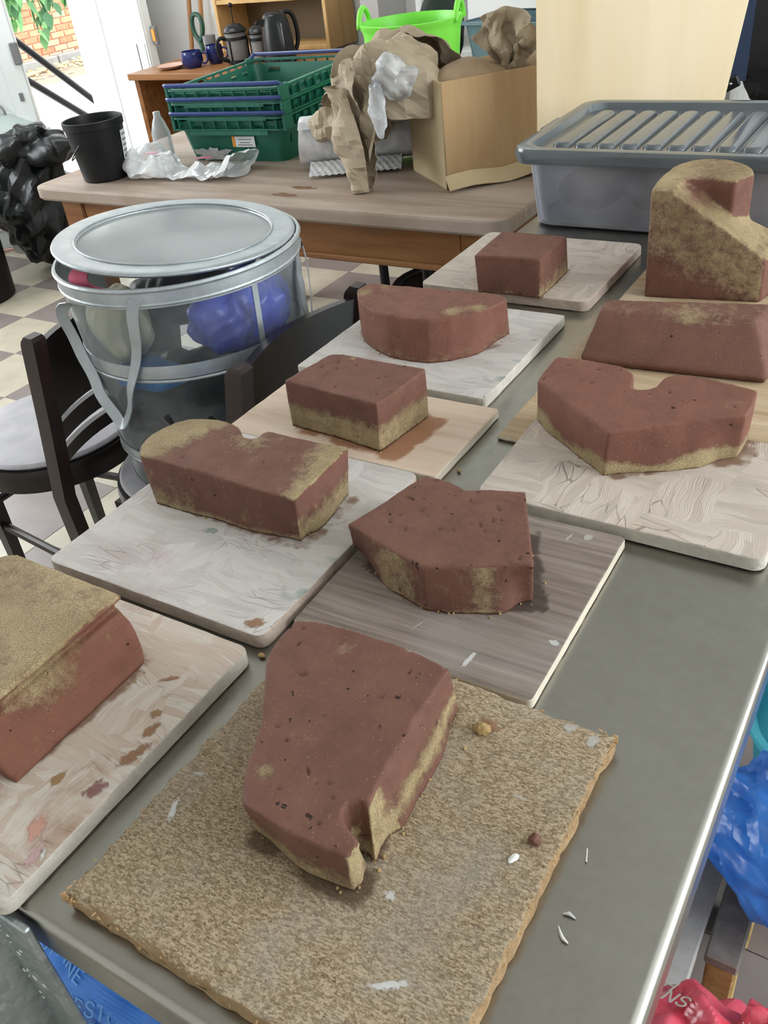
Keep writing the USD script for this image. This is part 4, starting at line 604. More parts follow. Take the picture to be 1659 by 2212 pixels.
# nested produce crates
def crate(t, full):
    HX, HY, H = .215, .262, .145
    def ring(hx, hy, z0, z1, th):
        O, I = rrect(hx, hy, .03, 4), rrect(hx-th, hy-th, .026, 4); q = [np.c_[p, np.full(len(p), z)] for p, z in ((O, z0), (O, z1), (I, z1), (I, z0), (O, z0))]; return loft(q, False)
    def shell(hx, hy, z0, z1, th, flare=0.): 
        o = rrect(hx-flare, hy-flare, .03, 4); O = rrect(hx, hy, .03, 4); i = rrect(hx-th, hy-th, .026, 4); I = rrect(hx-th-flare, hy-th-flare, .026, 4)
        return loft([np.c_[o, np.full(len(o), z0)], np.c_[O, np.full(len(O), z1)], np.c_[i, np.full(len(i), z1)], np.c_[I, np.full(len(I), z0+.004)]])
    m = man(shell(HX-.012, HY-.012, 0, H-.02, .004, .022))
    cuts = []
    for sx in (-1, 1):
        for y in (-.17, -.10, 0, .10, .17): cuts.append(man(box(.2, .032, .013, .001, (sx*HX, y, .098))))
        for y in (-.20, -.135, -.07, .07, .135, .20): cuts.append(man(box(.2, .008, .03, .001, (sx*HX, y, .05))))
    for sy in (-1, 1):
        for x in (-.12, .12): cuts.append(man(box(.05, .2, .016, .001, (x, sy*HY, .095))))
    for c in cuts: m = m-c
    obj('basket', tm(m), M_green, t, 30)
    obj('floor', rslab(HX-.04, HY-.04, 0, .005, .02, .001, 4), M_green, t)
    rim = [ring(HX, HY, H-.012, H-.006, .014), ring(HX, HY, H-.045, H-.041, .012)]
    for k in range(9): x = -HX+.03+k*(2*HX-.06)/8; rim += [box(.003, .012, .033, .0005, (x, s*(HY-.006), H-.043)) for s in (-1, 1)]
    for k in range(11): y = -HY+.03+k*(2*HY-.06)/10; rim += [box(.012, .003, .033, .0005, (s*(HX-.006), y, H-.043)) for s in (-1, 1)]
    rim += [box(.30, .004, .014, .001, (0, s*(HY-.003), H-.060)) for s in (-1, 1)]
    obj('ribbed_rim', cat(rim), M_green, t)
    for s in (-1, 1):
        z = H+.006; obj('bail_bar', tube([(-HX+.004, s*(HY-.03), z-.012), (-HX+.006, s*(HY-.002), z), (-HX+.02, s*(HY+.003), z), (HX-.02, s*(HY+.003), z), (HX-.006, s*(HY-.002), z), (HX-.004, s*(HY-.03), z-.012)], .0065, 8), M_cblue, t)
        for sx in (-1, 1): obj('corner_lug', box(.012, .05, .05, .003, (sx*(HX-.004), s*(HY-.03), H-.05)), M_green, t)
CR = ('lowest green produce crate of the stack of three, with labels on its end', 'middle green produce crate of the stack of three', 'top green produce crate of the stack of three, open and empty')
cr = thing('produce_crate', CR[0], 'crate', (-2.035, 2.525, BT), 5); crate(cr, True)
for k in (1, 2): t = thing('produce_crate', CR[k], 'crate', (-2.035, 2.525, BT+.040*k+.002), 5); crate(t, False)
lb = cr; obj('label', box(.085, .0012, .032, .0003, (.045, -.2475, .048)), M_label, lb); obj('label_stripe', box(.012, .0014, .032, .0003, (.008, -.2478, .048)), M_orange, lb)
for k, (w, z) in enumerate(((.05, .069), (.04, .060), (.055, .053))): obj('label_print', box(w, .0006, .0025, .0002, (.05, -.2484, z)), M_greyplast, lb)
g = np.random.default_rng(4); aa = np.linspace(0, 2*np.pi, 26, endpoint=False); rr = 1+.22*g.normal(size=26)
obj('torn_label', loft([[(-.085+.065*np.cos(u)*w, -.2405-.022*(.02+.03*np.sin(u))*0-th-.004*np.sin(u)*1.2, .024+.022*np.sin(u)*w) for u, w in zip(aa, rr)] for th in (0, .0012)]), M_torn, lb, False)
# loose clear bag on the pine table
def sheet(nx, ny, fn): 
    u, v = np.meshgrid(np.linspace(0, 1, nx), np.linspace(0, 1, ny), indexing='ij'); p = fn(u, v); P = np.stack(p, -1).reshape(-1, 3); f = []
    for i in range(nx-1):
        for j in range(ny-1): a = i*ny+j; f += [(a, a+ny, a+ny+1), (a, a+ny+1, a+1)]
    return trimesh.Trimesh(P, f, process=False)
def thick(m, th=.0008):
    m = m.copy(); n = np.array(m.vertex_normals); v = np.vstack([m.vertices, m.vertices-n*th]); k = len(m.vertices); f = np.vstack([m.faces, m.faces[:, ::-1]+k])
    e = m.edges_sorted; from collections import Counter
    cnt = Counter(map(tuple, e)); bd = [ed for ed in m.edges if cnt[tuple(sorted(ed))] == 1]
    f = np.vstack([f]+[np.array([(a, a+k, b), (b, a+k, b+k)]) for a, b in bd]) if bd else f
    return trimesh.Trimesh(v, f, process=False)
def bagfn(u, v):
    a = v*2*np.pi; L = u*.44; x = -2.33+L*1.02+.01*np.sin(a*3); w = .075+.02*np.sin(u*9); y = 2.13+.045*np.cos(u*7)*.6+w*np.cos(a); h = .022+.014*np.sin(u*6.3+.6)+.009*np.sin(u*21); z = BT+.003+h*(1+np.sin(a))*.9
    P = np.stack([x, y, z], -1); d = folds(P.reshape(-1, 3), 6, 22, 6).reshape(x.shape)*.045; return x+d*.3, y+d*.5, np.maximum(z+d*(np.sin(a) > -.6), BT+.002)
p = obj('clear_bag', sheet(70, 40, bagfn), M_clear, None, 18); tag(p, 'crumpled clear plastic bag lying in front of the green crates', 'plastic bag')
pr = [(xf(crumpled((.026, .018, .0015), (0, 0, 0), 11, 60, .3, 2), (-2.205, 2.115, BT+.066), 10)), xf(crumpled((.030, .012, .0015), (0, 0, 0), 12, 60, .3, 2), (-1.995, 2.115, BT+.058), 25)]
for m_ in pr: obj('pink_print', m_, M_pinkprint, stage.GetPrimAtPath('/World/clear_bag'), True, label='pink printed patch')
p = obj('clear_bottle', lathe([(0, 0), (.028, 0), (.031, .01), (.031, .08), (.02, .115), (.012, .13), (.012, .145), (0, .146)], 24, (-2.335, 2.30, BT)), M_clear, None, True); tag(p, 'small clear bottle beside the left end of the green crates', 'bottle')
# bubble wrap roll
bwp = thing('bubble_wrap', 'roll of bubble wrap lying on the pine table beside the crates', 'bubble wrap', (-1.715, 2.245, BT+.076), 27)
def rollfn(u, v):
    a = u*2*np.pi*3.2+1.2; r = .030+.0132*u*3.2; x = v*.50; r = r+.0018*np.abs(np.sin(a*14))*np.abs(np.sin(v*110)); return x+.006*np.sin(a), r*np.cos(a), r*np.sin(a)
obj('roll', thick(sheet(230, 60, rollfn)), M_bubble, bwp, 40)
obj('core', cat([lathe([(.018, 0), (.024, 0), (.024, .01), (.018, .01), (.018, 0)], 24)]).apply_transform(trimesh.transformations.rotation_matrix(math.pi/2, [0, 1, 0])), M_greyplast, bwp)
def flapfn(u, v): x = .03+v*.27; return x, -.045-.09*u+.03*np.sin(u*3), -.066+.022*np.sin(u*3.14)**2+.002*np.sin(v*90)*np.sin(u*30)
obj('loose_end', thick(sheet(24, 60, flapfn)), M_bubble, bwp, 40)
# crumpled kraft paper
def drape(fn, nx, ny, seed, amp, f):
    m = sheet(nx, ny, fn); v = np.array(m.vertices); n = np.array(m.vertex_normals); m.vertices = v+n*((folds(v, seed, f, 6))*amp+(folds(v, seed+20, f*2.3, 5))*amp*.4)[:, None]; return thick(m, .0012)
kp = thing('kraft_paper', 'big crumpled sheet of brown kraft paper draped beside the cardboard box', 'paper', (-1.405, 2.215, BT-.0))
def dome_(u, v):    # an open, crumpled canopy
    a = u*2*np.pi*.93+.5; b = v*1.75; r = np.sin(b); return .062+.155*r*np.cos(a), .02+.12*r*np.sin(a), .205+.160*np.cos(b)-.10*(v**3)*(np.cos(a) < -.1)
obj('sheet', drape(dome_, 46, 22, 3, .10, 9.), M_kraft, kp, 14)
def skirt(u, v):    # left edge falling from the canopy
    a = 2.3+v*2.2; r = .165-.05*u; return .055+r*np.cos(a)-.02*u, -.01+.125*np.sin(a)+.03*u, .30-.20*u+.03*np.sin(v*8)
obj('sheet', drape(skirt, 20, 30, 4, .08, 10.), M_kraft, kp, 14)
def tail(u, v):     # the twisted end that reaches the table
    a = v*2*np.pi*.86+.3; r = .026+.030*np.sin(.4+u*2.7)*(.6+.4*u); return -.060+.075*u+r*np.cos(a)*1.05, -.105-.045*u+r*.7*np.sin(a), np.maximum(.255-.252*u, .004)
obj('twisted_end', drape(tail, 24, 26, 5, .05, 12.), M_kraft, kp, 14)
def lobe(u, v): a = v*2*np.pi*.85; r = .030+.040*np.sin(u*2.6); return -.10-.135*u+.2*r*np.cos(a), .0+.03*u+r*.8*np.sin(a), .165+r*.9*np.cos(a)-.03*u
obj('side_lobe', drape(lobe, 18, 26, 7, .055, 12.), M_kraft, kp, 14)
p = obj('kraft_scrap', xf(crumpled((.09, .06, .045), (0, 0, 0), 14, 12, .35), (-1.40, 2.42, BT+.05), 20), M_kraft2, None, 14); tag(p, 'balled kraft paper on the table behind the twisted paper end', 'paper')
hb = obj('clear_bag', cat([crumpled((.050, .040, .046), (-1.295, 2.115, BT+.275), 21, 24, .5, 5), crumpled((.024, .018, .058), (-1.33, 2.08, BT+.205), 22, 34, .55, 5)]), M_clear, None, 14); tag(hb, 'clear crumpled bag hanging between the kraft paper and the cardboard box', 'plastic bag')
# cardboard box
cb = thing('cardboard_box', 'open brown cardboard box with a hand hole, stuffed with paper', 'box', (-1.165, 2.118, BT), 50)
DX, DY, DZ, th = .36, .25, .262, .004
bm = man(box(DX, DY, DZ, .001, (DX/2, DY/2, 0)))-man(box(DX-2*th, DY-2*th, DZ, .001, (DX/2, DY/2, .004)))
obj('front_panel', box(DX, th, DZ, .001, (DX/2, th/2, 0)), M_card, cb); obj('back_panel', box(DX, th, DZ, .001, (DX/2, DY-th/2, 0)), M_card, cb)
sp_ = man(box(th, DY, DZ, .0008, (th/2, DY/2, 0)))-man(box(.05, .06, .026, .0005, (0, DY/2+.01, .172))); obj('side_panel', tm(sp_), M_cardin, cb)
obj('side_panel', box(th, DY, DZ, .001, (DX-th/2, DY/2, 0)), M_cardin, cb); obj('bottom', box(DX, DY, th, .001, (DX/2, DY/2, 0)), M_card, cb)
fl_ = [(-.002+x, -.004-.034*(u)-.004*np.sin(x*30), .034-.026*u+.003*np.sin(x*25)) for x in np.linspace(0, DX, 12) for u in (0, 1)]
obj('bent_flap', thick(sheet(12, 5, lambda u, v: (-.004+u*(DX+.01), -.003-.032*v-.003*np.sin(u*17), .036-.030*v+.004*np.sin(u*11))), .004), M_cardin, cb, 25)
p = obj('kraft_scrap', xf(crumpled((.105, .08, .045), (0, 0, 0), 16, 10, .3), (-1.155, 2.275, BT+.245), 50), M_kraft2, None, 18); tag(p, 'brown crumpled paper filling the cardboard box at its left end', 'paper')
def fan(u, v): a = (v-.5)*1.9; r = .02+.12*u; return -1.075+r*np.sin(a)*.85+.01*np.sin(v*20), 2.33+.015*np.sin(v*14)-.02*u, BT+.235+r*np.cos(a)*1.15
p = obj('kraft_fan', drape(fan, 24, 40, 8, .05, 14.), M_kraft, None, 18); tag(p, 'fanned-out end of pale kraft paper sticking up from the cardboard box', 'paper')
p = obj('kraft_scrap', xf(crumpled((.05, .045, .03), (0, 0, 0), 18, 14, .35), (-1.03, 2.40, BT+.25), 50), M_kraft2, None, 18); tag(p, 'brown crumpled paper in the right end of the cardboard box', 'paper')
# ------------------------------------------------------------------ clear storage tub and the pale panel behind it
ct = thing('storage_tub', 'large clear plastic storage tub with dark grey ribbed lid at the far table end', 'tub', (-.475, 1.885, T))
def tl(hx, hy, z, r=.04): q = rrect(hx, hy, r, 6); return np.c_[q, np.full(len(q), z)]
obj('tub_body', loft([tl(.262, .176, .002), tl(.268, .182, .006), tl(.281, .194, .145), tl(.277, .190, .145), tl(.264, .178, .010), tl(.258, .172, .008)], True), M_tub, ct, 40)
obj('tub_rim', loft([tl(.281, .194, .128), tl(.298, .212, .130), tl(.298, .212, .134), tl(.281, .194, .134)], False), M_lid, ct, 40)
obj('lid_rim', loft([tl(.283, .197, .134), tl(.300, .214, .134), tl(.302, .216, .150), tl(.299, .213, .158), tl(.286, .200, .159), tl(.276, .190, .157), tl(.272, .186, .146), tl(.270, .184, .143)], False), M_lid, ct, 40)
obj('lid_panel', loft([tl(.273, .187, .141), tl(.273, .187, .145)]), M_lid, ct, 30)
for k in range(11):
    x = -.225+.045*k; L = []
    for z, i in ((.145, 0), (.150, .002), (.153, .006), (.1535, .010)): q = rrect(.019-i, .145-i, .0185-i if i < .018 else .001, 6); L.append(np.c_[q[:, 0]+x, q[:, 1], np.full(len(q), z)])
    obj('lid_rib', loft(L), M_lid, ct, 50)
for sx in (-1, 1): obj('lid_clip', box(.010, .09, .03, .003, (sx*.303, 0, .128)), M_lid, ct)
p = obj('dark_bundle', cat([xf(crumpled((.20, .12, .045), (0, 0, 0), 31, 8, .25, 4, squash=-.04), (-.42, 1.83, T+.062)), xf(crumpled((.07, .09, .04), (0, 0, 0), 32, 9, .25, 3, squash=-.038), (-.65, 1.80, T+.058))]), M_grey, None, 25); tag(p, 'dark grey bundle seen through the wall of the clear storage tub', 'bundle')
pp = thing('plywood_panel', 'pale birch panel standing upright behind the storage tub, brightly lit', 'panel', (-.93, 2.17, T), 27)
obj('panel', loft([[(0, 0, 0), (.425, 0, 0), (.425, .014, 0), (0, .014, 0)], [(-.0, 0, .62), (.52, 0, .62), (.52, .014, .62), (-.0, .014, .62)]]), M_panel, pp)
# ------------------------------------------------------------------ back of the room: side counter with bookcase, jugs and boxes
CTZ = .815
sc = thing('side_counter', 'long low counter along the back wall under the jugs and mugs', 'counter', (-2.95, 3.82, 0))
obj('worktop', rslab(.80, .27, CTZ-.03, CTZ, .01, .003), M_pine, sc)
for sx in (-1, 1): obj('side_panel', box(.03, .50, CTZ-.031, .002, (sx*.76, 0, 0)), M_pine, sc)
obj('back_panel', box(1.49, .02, CTZ-.031, .002, (0, .22, 0)), M_pine, sc)
bc = thing('bookcase', 'open beech bookcase standing on the back counter', 'bookcase', (-3.21, 4.215, CTZ))
W2, D2, HS = .345, .125, .60
for sx in (-1, 1): obj('side_panel', box(.02, 2*D2, HS, .002, (sx*W2, 0, 0)), M_shelf, bc)
obj('back', box(2*W2, .006, HS, .001, (0, D2-.004, 0)), M_shelfback, bc)
for z in (.004, .225, HS-.02): obj('shelf', box(2*W2-.022, 2*D2-.012, .02, .002, (0, -.004, z)), M_shelf, bc)
bc2 = bc
def jug(label, x, y, z, r, h, seed, rod):
    t = thing('coffee_press', label, 'coffee press', (x, y, z), seed)
    obj('glass', lathe([(0, .008), (r, .008), (r, h), (r+.004, h+.004), (r-.003, h), (r-.003, .012), (0, .012)], 32), M_glass, t, True)
    obj('frame', cat([lathe([(r+.001, z0), (r+.004, z0), (r+.004, z0+.014), (r+.001, z0+.014), (r+.001, z0)], 32) for z0 in (.004, h*.74)]+[cyl(((r+.002)*math.cos(a), (r+.002)*math.sin(a), 0), ((r+.002)*math.cos(a), (r+.002)*math.sin(a), h*.78), .004, 6) for a in (.6, 2.6, 4.6)]), M_black, t)
    obj('handle', tube(spline([(r+.003, 0, h*.80), (r+.035, 0, h*.82), (r+.05, 0, h*.6), (r+.042, 0, h*.3), (r+.003, 0, h*.12)], 16), .009, 8), M_black, t, True)
    obj('lid', lathe([(0, h+.035), (r*.6, h+.030), (r*.95, h+.015), (r+.006, h+.002), (r+.006, h-.004), (0, h-.004)], 32), M_blackg, t, True)
    obj('plunger', cat([cyl((0, 0, h+.03), (0, 0, h+rod), .003, 6), trimesh.creation.icosphere(2, .011).apply_translation((0, 0, h+rod+.006))]), M_black, t, True); return t
jug('tall coffee press with a raised plunger knob', -3.205, 3.80, CTZ, .052, .14, 235, .105); jug('smaller coffee press beside the raised-plunger one, before the kettle', -3.095, 3.84, CTZ, .045, .125, 330, .03)
kt = thing('kettle', 'black electric kettle on the back counter, in front of the bookcase', 'kettle', (-2.945, 3.79, CTZ), 60)
obj('body', lathe([(0, 0), (.078, 0), (.080, .01), (.076, .08), (.066, .16), (.055, .20), (.040, .214), (0, .218)], 40), M_blackg, kt, True)
obj('handle', tube(spline([(.05, 0, .205), (.085, 0, .20), (.105, 0, .15), (.102, 0, .07), (.076, 0, .03)], 16), .011, 8), M_black, kt, True); obj('spout', hull([(-.05, -.02, .19), (-.05, .02, .19), (-.085, 0, .198), (-.06, -.015, .15), (-.06, .015, .15)]), M_black, kt); obj('gauge', box(.006, .008, .12, .002, (.0, -.0725, .05)), M_greyplast, kt)
p = obj('jug', lathe([(0, 0), (.028, 0), (.032, .16), (.030, .165), (.026, .16), (0, .02)], 24, (-3.03, 3.87, CTZ)), M_boxw, None, True); tag(p, 'pale blue plastic jug standing just behind the kettle', 'jug')
for nm, lab, x, mb, w in (('food_box', 'lidded box with green contents on the bookcase shelf', -3.005, M_boxg, .105), ('food_box', 'lidded box with pale contents on the bookcase shelf, beside the green one', -2.895, M_boxw, .075)):
    t = thing(nm, lab, 'box', (x, 4.16, CTZ+.245)); obj('body', rslab(w/2-.003, .055, 0, .15, .012, .004), mb, t, 40); obj('lid', rslab(w/2, .058, .151, .168, .014, .004), M_boxlid, t, 40); obj('clip', box(w*.45, .006, .02, .002, (0, -.060, .145)), M_boxlid, t)
    if w > .1: obj('label', box(.045, .001, .055, .0004, (-.012, -.0565, .065)), M_label, t); obj('label_print', box(.036, .001, .022, .0004, (-.012, -.0570, .030)), M_greyplast, t)
def mug(x, y, r, h, lab):
    t = thing('mug', lab, 'mug', (x, y, CTZ), 20); obj('body', lathe([(0, 0), (r*.7, 0), (r, h*.4), (r*.95, h*.85), (r*.9, h), (r*.84, h), (r*.9, h*.4), (r*.6, .006), (0, .006)], 36), M_mug, t, True)
    obj('handle', tube(spline([(r*.93, 0, h*.8), (r*1.5, 0, h*.7), (r*1.45, 0, h*.35), (r*.95, 0, h*.22)], 12), .005, 7), M_mug, t, True)
mug(-3.425, 3.70, .055, .075, 'round cobalt blue mug at the front of the back counter'); mug(-3.36, 3.80, .045, .085, 'cobalt blue mug standing just behind the front mug')
p = obj('tumbler', lathe([(0, 0), (.027, 0), (.033, .12), (.031, .12), (.026, .006), (0, .006)], 24, (-3.43, 3.86, CTZ)), M_glass, None, True); tag(p, 'clear glass tumbler behind the cobalt mugs', 'glass')
p = obj('saucer', lathe([(0, 0), (.05, .004), (.075, .016), (.074, .019), (.05, .008), (0, .006)], 32, (-3.55, 3.68, CTZ)), plain('pink_clay', (.52, .33, .26), .7), None, True); tag(p, 'pinkish saucer at the left end of the back counter', 'saucer')
# brooms and spade against the wall
for lab, a, b in (('wooden broom handle leaning on the wall, nearest the door', (-4.04, 4.20, 0.), (-3.855, 4.335, 1.5)), ('wooden broom handle leaning on the wall, beside the spade', (-3.99, 4.24, 0.), (-3.775, 4.340, 1.5))):
    p = obj('broom_handle', cyl(a, b, .0125, 12), M_handle, None, True); tag(p, lab, 'broom handle')
sd = thing('spade', 'garden spade with a green grip leaning beside the broom handles', 'spade', (-3.825, 4.20, 0))
obj('shaft', cyl((-.06, 0, .25), (-.005, .03, .80), .016, 12), M_handle, sd, True)
obj('grip', tube(spline([(-.005, .03, .79), (-.002, .03, .85), (-.032, .03, .90), (-.035, .03, .95), (-.018, .03, .985), (.018, .03, .985), (.036, .03, .95), (.028, .03, .90), (.0, .03, .855)], 40), .0125, 9), M_dgreen, sd, True)
obj('blade', xf(rslab(.09, .13, 0, .004, .05, .001), (-.06, 0, .135), 0, 90), M_greyplast, sd)
# green trug, shelving post, dark things behind the box
lt = thing('flexible_tub', 'lime green flexible tub behind the crumpled kraft paper', 'tub', (-1.655, 2.845, BT))
obj('body', lathe([(0, 0), (.125, 0), (.130, .004), (.160, .285), (.168, .30), (.170, .312), (.164, .314), (.154, .285), (.124, .010), (0, .008)], 56), M_lime, lt, 40)
for s, d in ((1, 196), (-1, 16)):
    dx, dy = math.cos(math.radians(d)), math.sin(math.radians(d)); px_, py_ = -dy, dx
    obj('handle', tube(spline([(.160*dx+w*px_, .160*dy+w*py_, z) for w, z in ((-.06, .30), (-.045, .335), (0, .355), (.045, .335), (.06, .30))], 16), .009, 8), M_lime, lt, True)
struct('trim_2', wallbox(-2.66, -2.56, 4.10, VB, 0, 2.2), plain('grey_post', (.36, .35, .34), .6))
ws = thing('workshop_shelves', 'pale low shelving unit behind the pine table, holding the blue-grey tub', 'shelves', (-1.42, 3.74, 0))
for x in (-.60, 0, .62): obj('upright', box(.03, .40, 1.18, .003, (x, 0, 0)), M_whitebd, ws)
for z in (.30, .86, 1.15): obj('shelf', box(1.25, .42, .025, .003, (.01, 0, z)), M_whitebd, ws)
bt = thing('blue_grey_tub', 'blue-grey plastic tub on the shelving behind the cardboard box', 'tub', (-1.42, 3.26, .845), -14)
obj('body', loft([tl(.16, .12, 0, .02), tl(.185, .14, .185, .02), tl(.180, .135, .185, .02), tl(.155, .115, .006, .02)]), M_bluegrey, bt, 40); obj('rim', loft([tl(.186, .141, .178, .02), tl(.198, .152, .180, .02), tl(.198, .152, .190, .02), tl(.186, .141, .190, .02)], False), M_bluegrey, bt, 40)
sw = thing('side_table', 'narrow pale side table carrying the blue-grey tub and the dark cloths', 'table', (-1.35, 3.22, 0))
obj('top', rslab(.50, .17, .82, .843, .01, .003), M_whitebd, sw)
for sx in (-1, 1):
    for sy in (-1, 1): obj('leg', box(.04, .04, .819, .003, (sx*.46, sy*.13, 0)), M_whitebd, sw)
def heap(name, lab, at, r, m, seed, c='cloth', amp=.25):
    p = obj(name, xf(crumpled(r, (0, 0, 0), seed, 8, amp), at), m, None, 16); tag(p, lab, c)
heap('dark_cloth', 'dark green cloth hanging beside the lime tub', (-1.745, 3.22, 1.0), (.07, .10, .17), M_cloth, 51)
t = thing('grey_box', 'small grey plastic box in front of the blue-grey tub', 'box', (-1.44, 3.02, .845), -8); obj('body', rslab(.065, .045, 0, .062, .012, .005), M_greyplast, t, 40); obj('lid', rslab(.068, .048, .063, .074, .012, .004), M_greyplast, t, 40)
struct('trim_3', box(.30, .30, .83, .003, (-1.44, 3.02, .0)), M_whitebd) if False else None
# dark corner at the far right
heap('black_sack', 'black sack slumped behind the pale panel, at the far right', (-.40, 3.05, .30), (.42, .30, .40), M_blackbag, 61, 'sack', .15)
heap('dark_cloth', 'black coats hanging in the far right corner', (-.30, 3.30, 1.02), (.48, .16, .40), plain('black_coat', (.004, .004, .0045), .9, c2=(.008, .008, .009), scale=4.), 62, 'coat', .15)
sx_ = thing('navy_strap', 'navy blue strap with a buckle hanging before the black coats', 'strap', (-.655, 3.05, .80)); obj('webbing', ribbon([(.02, 0, .62), (.0, 0, .25), (-.004, .0, .06)], [(.022, .006, 0)]*3, .004), M_navy, sx_); obj('buckle', xf(box(.09, .012, .035, .006), (-.03, -.004, .03), 0, 0, -28), M_black, sx_); obj('rivet', cat([trimesh.creation.icosphere(1, .005).apply_translation(q) for q in ((-.045, -.012, .035), (-.02, -.012, .055), (-.035, -.012, .02))]), M_chrome, sx_, True)
# ------------------------------------------------------------------ by the door: sacks, bin, dustbin, cart rails, card
heap('bin_bag', 'full black bin bag on the floor between the door and the pine table', (-4.00, 2.97, .33), (.24, .20, .31), M_blackbag, 71, 'bag', .34)
p = obj('bag_neck', xf(crumpled((.20, .14, .10), (0, 0, 0), 72, 9, .5), (-3.93, 2.98, .60), 20), M_blackbag, stage.GetPrimAtPath('/World/bin_bag'), 22)
wb = thing('waste_bin', 'round black waste bin at the left edge, beside the bin bag', 'bin', (-4.04, 2.50, 0)); obj('body', lathe([(0, 0), (.17, 0), (.18, .01), (.20, .44), (.206, .45), (.196, .45), (.176, .02), (0, .02)], 48), M_black, wb, 40)
dc = thing('dustbin', 'galvanised metal dustbin with a lid, behind the black bin bag', 'dustbin', (-4.40, 3.22, 0))
obj('body', lathe([(0, 0), (.15, 0), (.155, .02), (.175, .46), (.180, .47), (.180, .49), (.174, .50), (.180, .52), (.183, .58), (.175, .60), (0, .60)], 48), plain('zinc', (.50, .54, .53), .4, .8, c2=(.34, .38, .38), scale=5.), dc, 40)
obj('lid', lathe([(0, .70), (.06, .69), (.14, .645), (.195, .625), (.198, .605), (.19, .605), (0, .605)], 48), plain('zinc_lid', (.55, .62, .60), .35, .7), dc, 40); obj('lid_handle', tube(spline([(-.05, 0, .69), (-.03, 0, .73), (.03, 0, .73), (.05, 0, .69)], 10), .006, 7), M_greyplast, dc, True)
hc = thing('hand_cart', 'black tubular hand cart leaning in the doorway with two sloping rails', 'hand cart', (-4.95, 3.9, 0))
for dz, dy in ((0, 0), (-.30, .03)):
    obj('rail', tube([(0, -.45+dy, 1.345+dz), (0, .92+dy, .10+dz*.75+.12*(dz < 0))], .021, 10), M_blackg, hc, True)
obj('cross_bar', cyl((0, .55, .45), (0, .62, .19), .016, 8), M_blackg, hc, True)
for s in (0,): obj('wheel', xf(lathe([(.06, -.02), (.09, -.022), (.10, -.012), (.10, .012), (.09, .022), (.06, .02), (.06, -.02)], 32), (0, .78, .10), 0, 0, 90), M_black, hc, 40)
obj('foot', box(.30, .06, .02, .003, (0, .74, .10)), M_black, hc)
p = obj('card_piece', xf(box(.22, .004, .30, .001), (-3.93, 3.36, 0), -20, 12), M_cardin, None); tag(p, 'torn piece of cardboard standing behind the black bin bag', 'cardboard')
# ------------------------------------------------------------------ black bentwood stool frame under the pine table
af = thing('armchair', 'black curved-arm chair frame pushed under the pine table', 'chair', (-1.22, 2.30, 0))
arc = lambda r, z, a0, a1, n=18: [(r*math.cos(u), r*math.sin(u)*.9, z) for u in np.linspace(math.radians(a0), math.radians(a1), n)]
obj('arm_rail', tube(arc(.25, .60, 150, 390), .017, 8), M_black, af, True); obj('seat_ring', tube(arc(.22, .44, 0, 360, 30), .016, 8), M_black, af, True)
obj('seat', lathe([(0, .43), (.21, .43), (.215, .445), (0, .452)], 40), M_black, af, 40)
for u in (-150, -90, -30, 30, 150): obj('post', cyl((.24*math.cos(math.radians(u)), .216*math.sin(math.radians(u)), 0), (.25*math.cos(math.radians(u)), .225*math.sin(math.radians(u)), .60), .014, 8), M_black, af, True)
# ------------------------------------------------------------------ under and beside the steel table
def wordson(par, name, rows, h, m, origin, ux, uy):
    """lettering lying on a surface: origin, reading direction ux, up direction uy"""
    ux, uy = np.array(ux, float), np.array(uy, float); ux /= np.linalg.norm(ux); uy -= ux*(uy@ux); uy /= np.linalg.norm(uy); uz = np.cross(ux, uy)
    for k, (s, dx, dy) in enumerate(rows):
        q = text(s, h, .0006, False); M4 = np.eye(4); M4[:3, 0], M4[:3, 1], M4[:3, 2] = ux, uy, uz; M4[:3, 3] = np.array(origin)+ux*dx+uy*dy; q.apply_transform(M4); obj(name, q, m, par, False)
lb = thing('clay_bag', 'blue plastic stoneware bag lying under the near end of the steel table', 'bag', (-.585, .385, .326), 0)
sb_ = trimesh.creation.icosphere(5); v = np.array(sb_.vertices); v = np.sign(v)*np.abs(v)**.45*np.array([.195, .19, .105]); v = v*(1+.14*folds(v, 4, 16, 6)+.08*(meshkit.fbm(v*9, 2, 3)-.5))[:, None]; v[:, 2] = np.maximum(v[:, 2], -.088); v[:, 2] += .09; sb_.vertices = v
obj('bag_film', sb_, M_bluebag, lb, 18)
for k, (w_, x, z) in enumerate((('STONE', -.130, .176), ('WARE', -.11, .148), ('STONE', -.10, .120), ('WARE', -.08, .092), ('STONE', -.035, .158), ('WARE', -.01, .130), ('STONE', .05, .14))):
    q_ = v[(v[:, 1] < -.12) & (np.hypot(v[:, 0]-x-.03, v[:, 2]-z-.008) < .035)]; A = np.c_[q_[:, 0], q_[:, 2], np.ones(len(q_))]; a_, b_, c_ = np.linalg.lstsq(A, q_[:, 1], rcond=None)[0]; off = (A@np.array([a_, b_, c_])-q_[:, 1]).max()
    wordson(lb, 'lettering', [(w_, 0, 0)], .017, M_ink, (x, a_*x+b_*z+c_-off*.6-.0008, z), (1, a_, 0), (0, b_, 1))
heap('red_bag', 'dark red bag under the steel table, left of the blue stoneware bag', (-.845, .275, .44), (.10, .075, .10), bagm('deep_red_bag', (.17, .006, .008)), 81, 'bag', .2)
heap('white_cloth', 'white folded cloth at the bottom left below the strandboard', (-.90, .13, .33), (.12, .12, .045), M_fabric, 82, 'cloth', .3)
sb = thing('step_stool', 'low plank platform on the floor to the right of the steel table', 'platform', (-.07, .80, 0))
obj('plank', box(.044, .25, .022, .003, (.021, .025, .228)), M_plank, sb); obj('plank', box(.085, .38, .018, .003, (-.052, -.05, .232)), M_whitebd, sb)
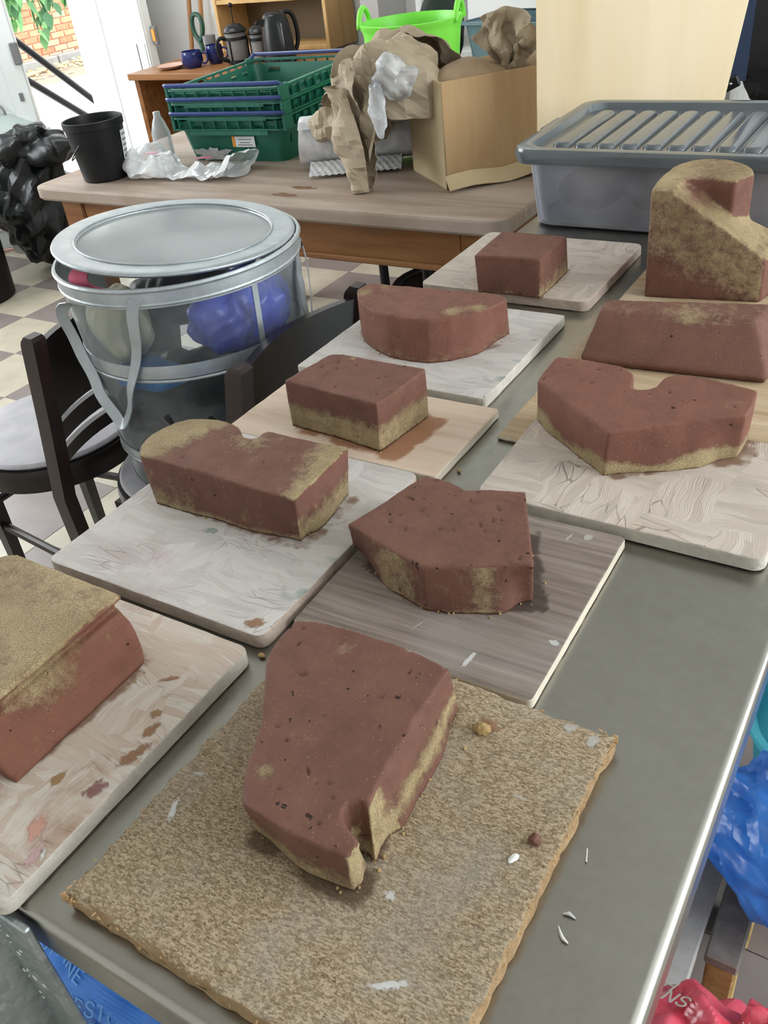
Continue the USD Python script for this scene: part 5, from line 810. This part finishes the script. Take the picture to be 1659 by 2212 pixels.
for y in (-.062, .11): obj('block', box(.040, .06, .226, .004, (.021, y, 0)), M_endgrain, sb); obj('block', box(.04, .06, .23, .003, (-.05, y, 0)), M_greyplast, sb)
bl = thing('clay_bag', 'bright blue plastic bag of clay standing on the planks at the right', 'bag', (.035, .845, .252))
obj('bag_film', cat([crumpled((.150, .135, .115), (0, 0, .105), 91, 20, .22, 5, squash=-.10)]), M_bluebag, bl, 15); obj('bag_tuft', crumpled((.045, .04, .06), (-.035, .085, .215), 92, 22, .5, 4), M_bluebag, bl, 20)
bo = thing('aqua_tub', 'aqua plastic bucket with a wide rim, behind the blue clay bag', 'bucket', (.042, 1.11, 0)); obj('body', lathe([(0, 0), (.11, 0), (.15, .33), (.165, .335), (.168, .352), (.158, .355), (.145, .33), (.105, .008), (0, .006)], 56), M_bowl, bo, 40)
heap('blue_bag_neck', 'gathered sky-blue film rising from the aqua bucket', (.04, 1.14, .40), (.10, .10, .09), M_cyanbag, 93, 'bag', .45)
rb = thing('clay_bag', 'red plastic bag of clay with black lettering at the bottom right', 'bag', (-.045, .51, .0))
rbm = crumpled((.120, .130, .20), (0, 0, .205), 95, 16, .16, 5, squash=-.2); obj('bag_film', rbm, M_redfilm, rb, 16); obj('bag_tuft', crumpled((.055, .05, .05), (.075, .055, .36), 96, 22, .5, 4), M_redfilm, rb, 20)
rv = np.array(rbm.vertices); rv = rv[rv[:, 2] > .2]
for w_, x, y in (('H', -.056, .066), ('NS', -.050, .040)):
    k = np.hypot(rv[:, 0]-x-.015, rv[:, 1]-y-.01) < .024; A = np.c_[rv[k, :2], np.ones(k.sum())]; a_, b_, c_ = np.linalg.lstsq(A, rv[k, 2], rcond=None)[0]; a_, b_ = float(np.clip(a_, -.5, .5)), float(np.clip(b_, -.5, .5)); c_ = float((rv[k, 2]-A[:, :2]@np.array([a_, b_])).mean()); off = (rv[k, 2]-A@np.array([a_, b_, c_])).max()
    wordson(rb, 'lettering', [(w_, 0, 0)], .019, M_inkg, (x, y, a_*x+b_*y+c_+off+.0008), (.95, -.25, .95*a_-.25*b_), (.25, .95, .25*a_+.95*b_))
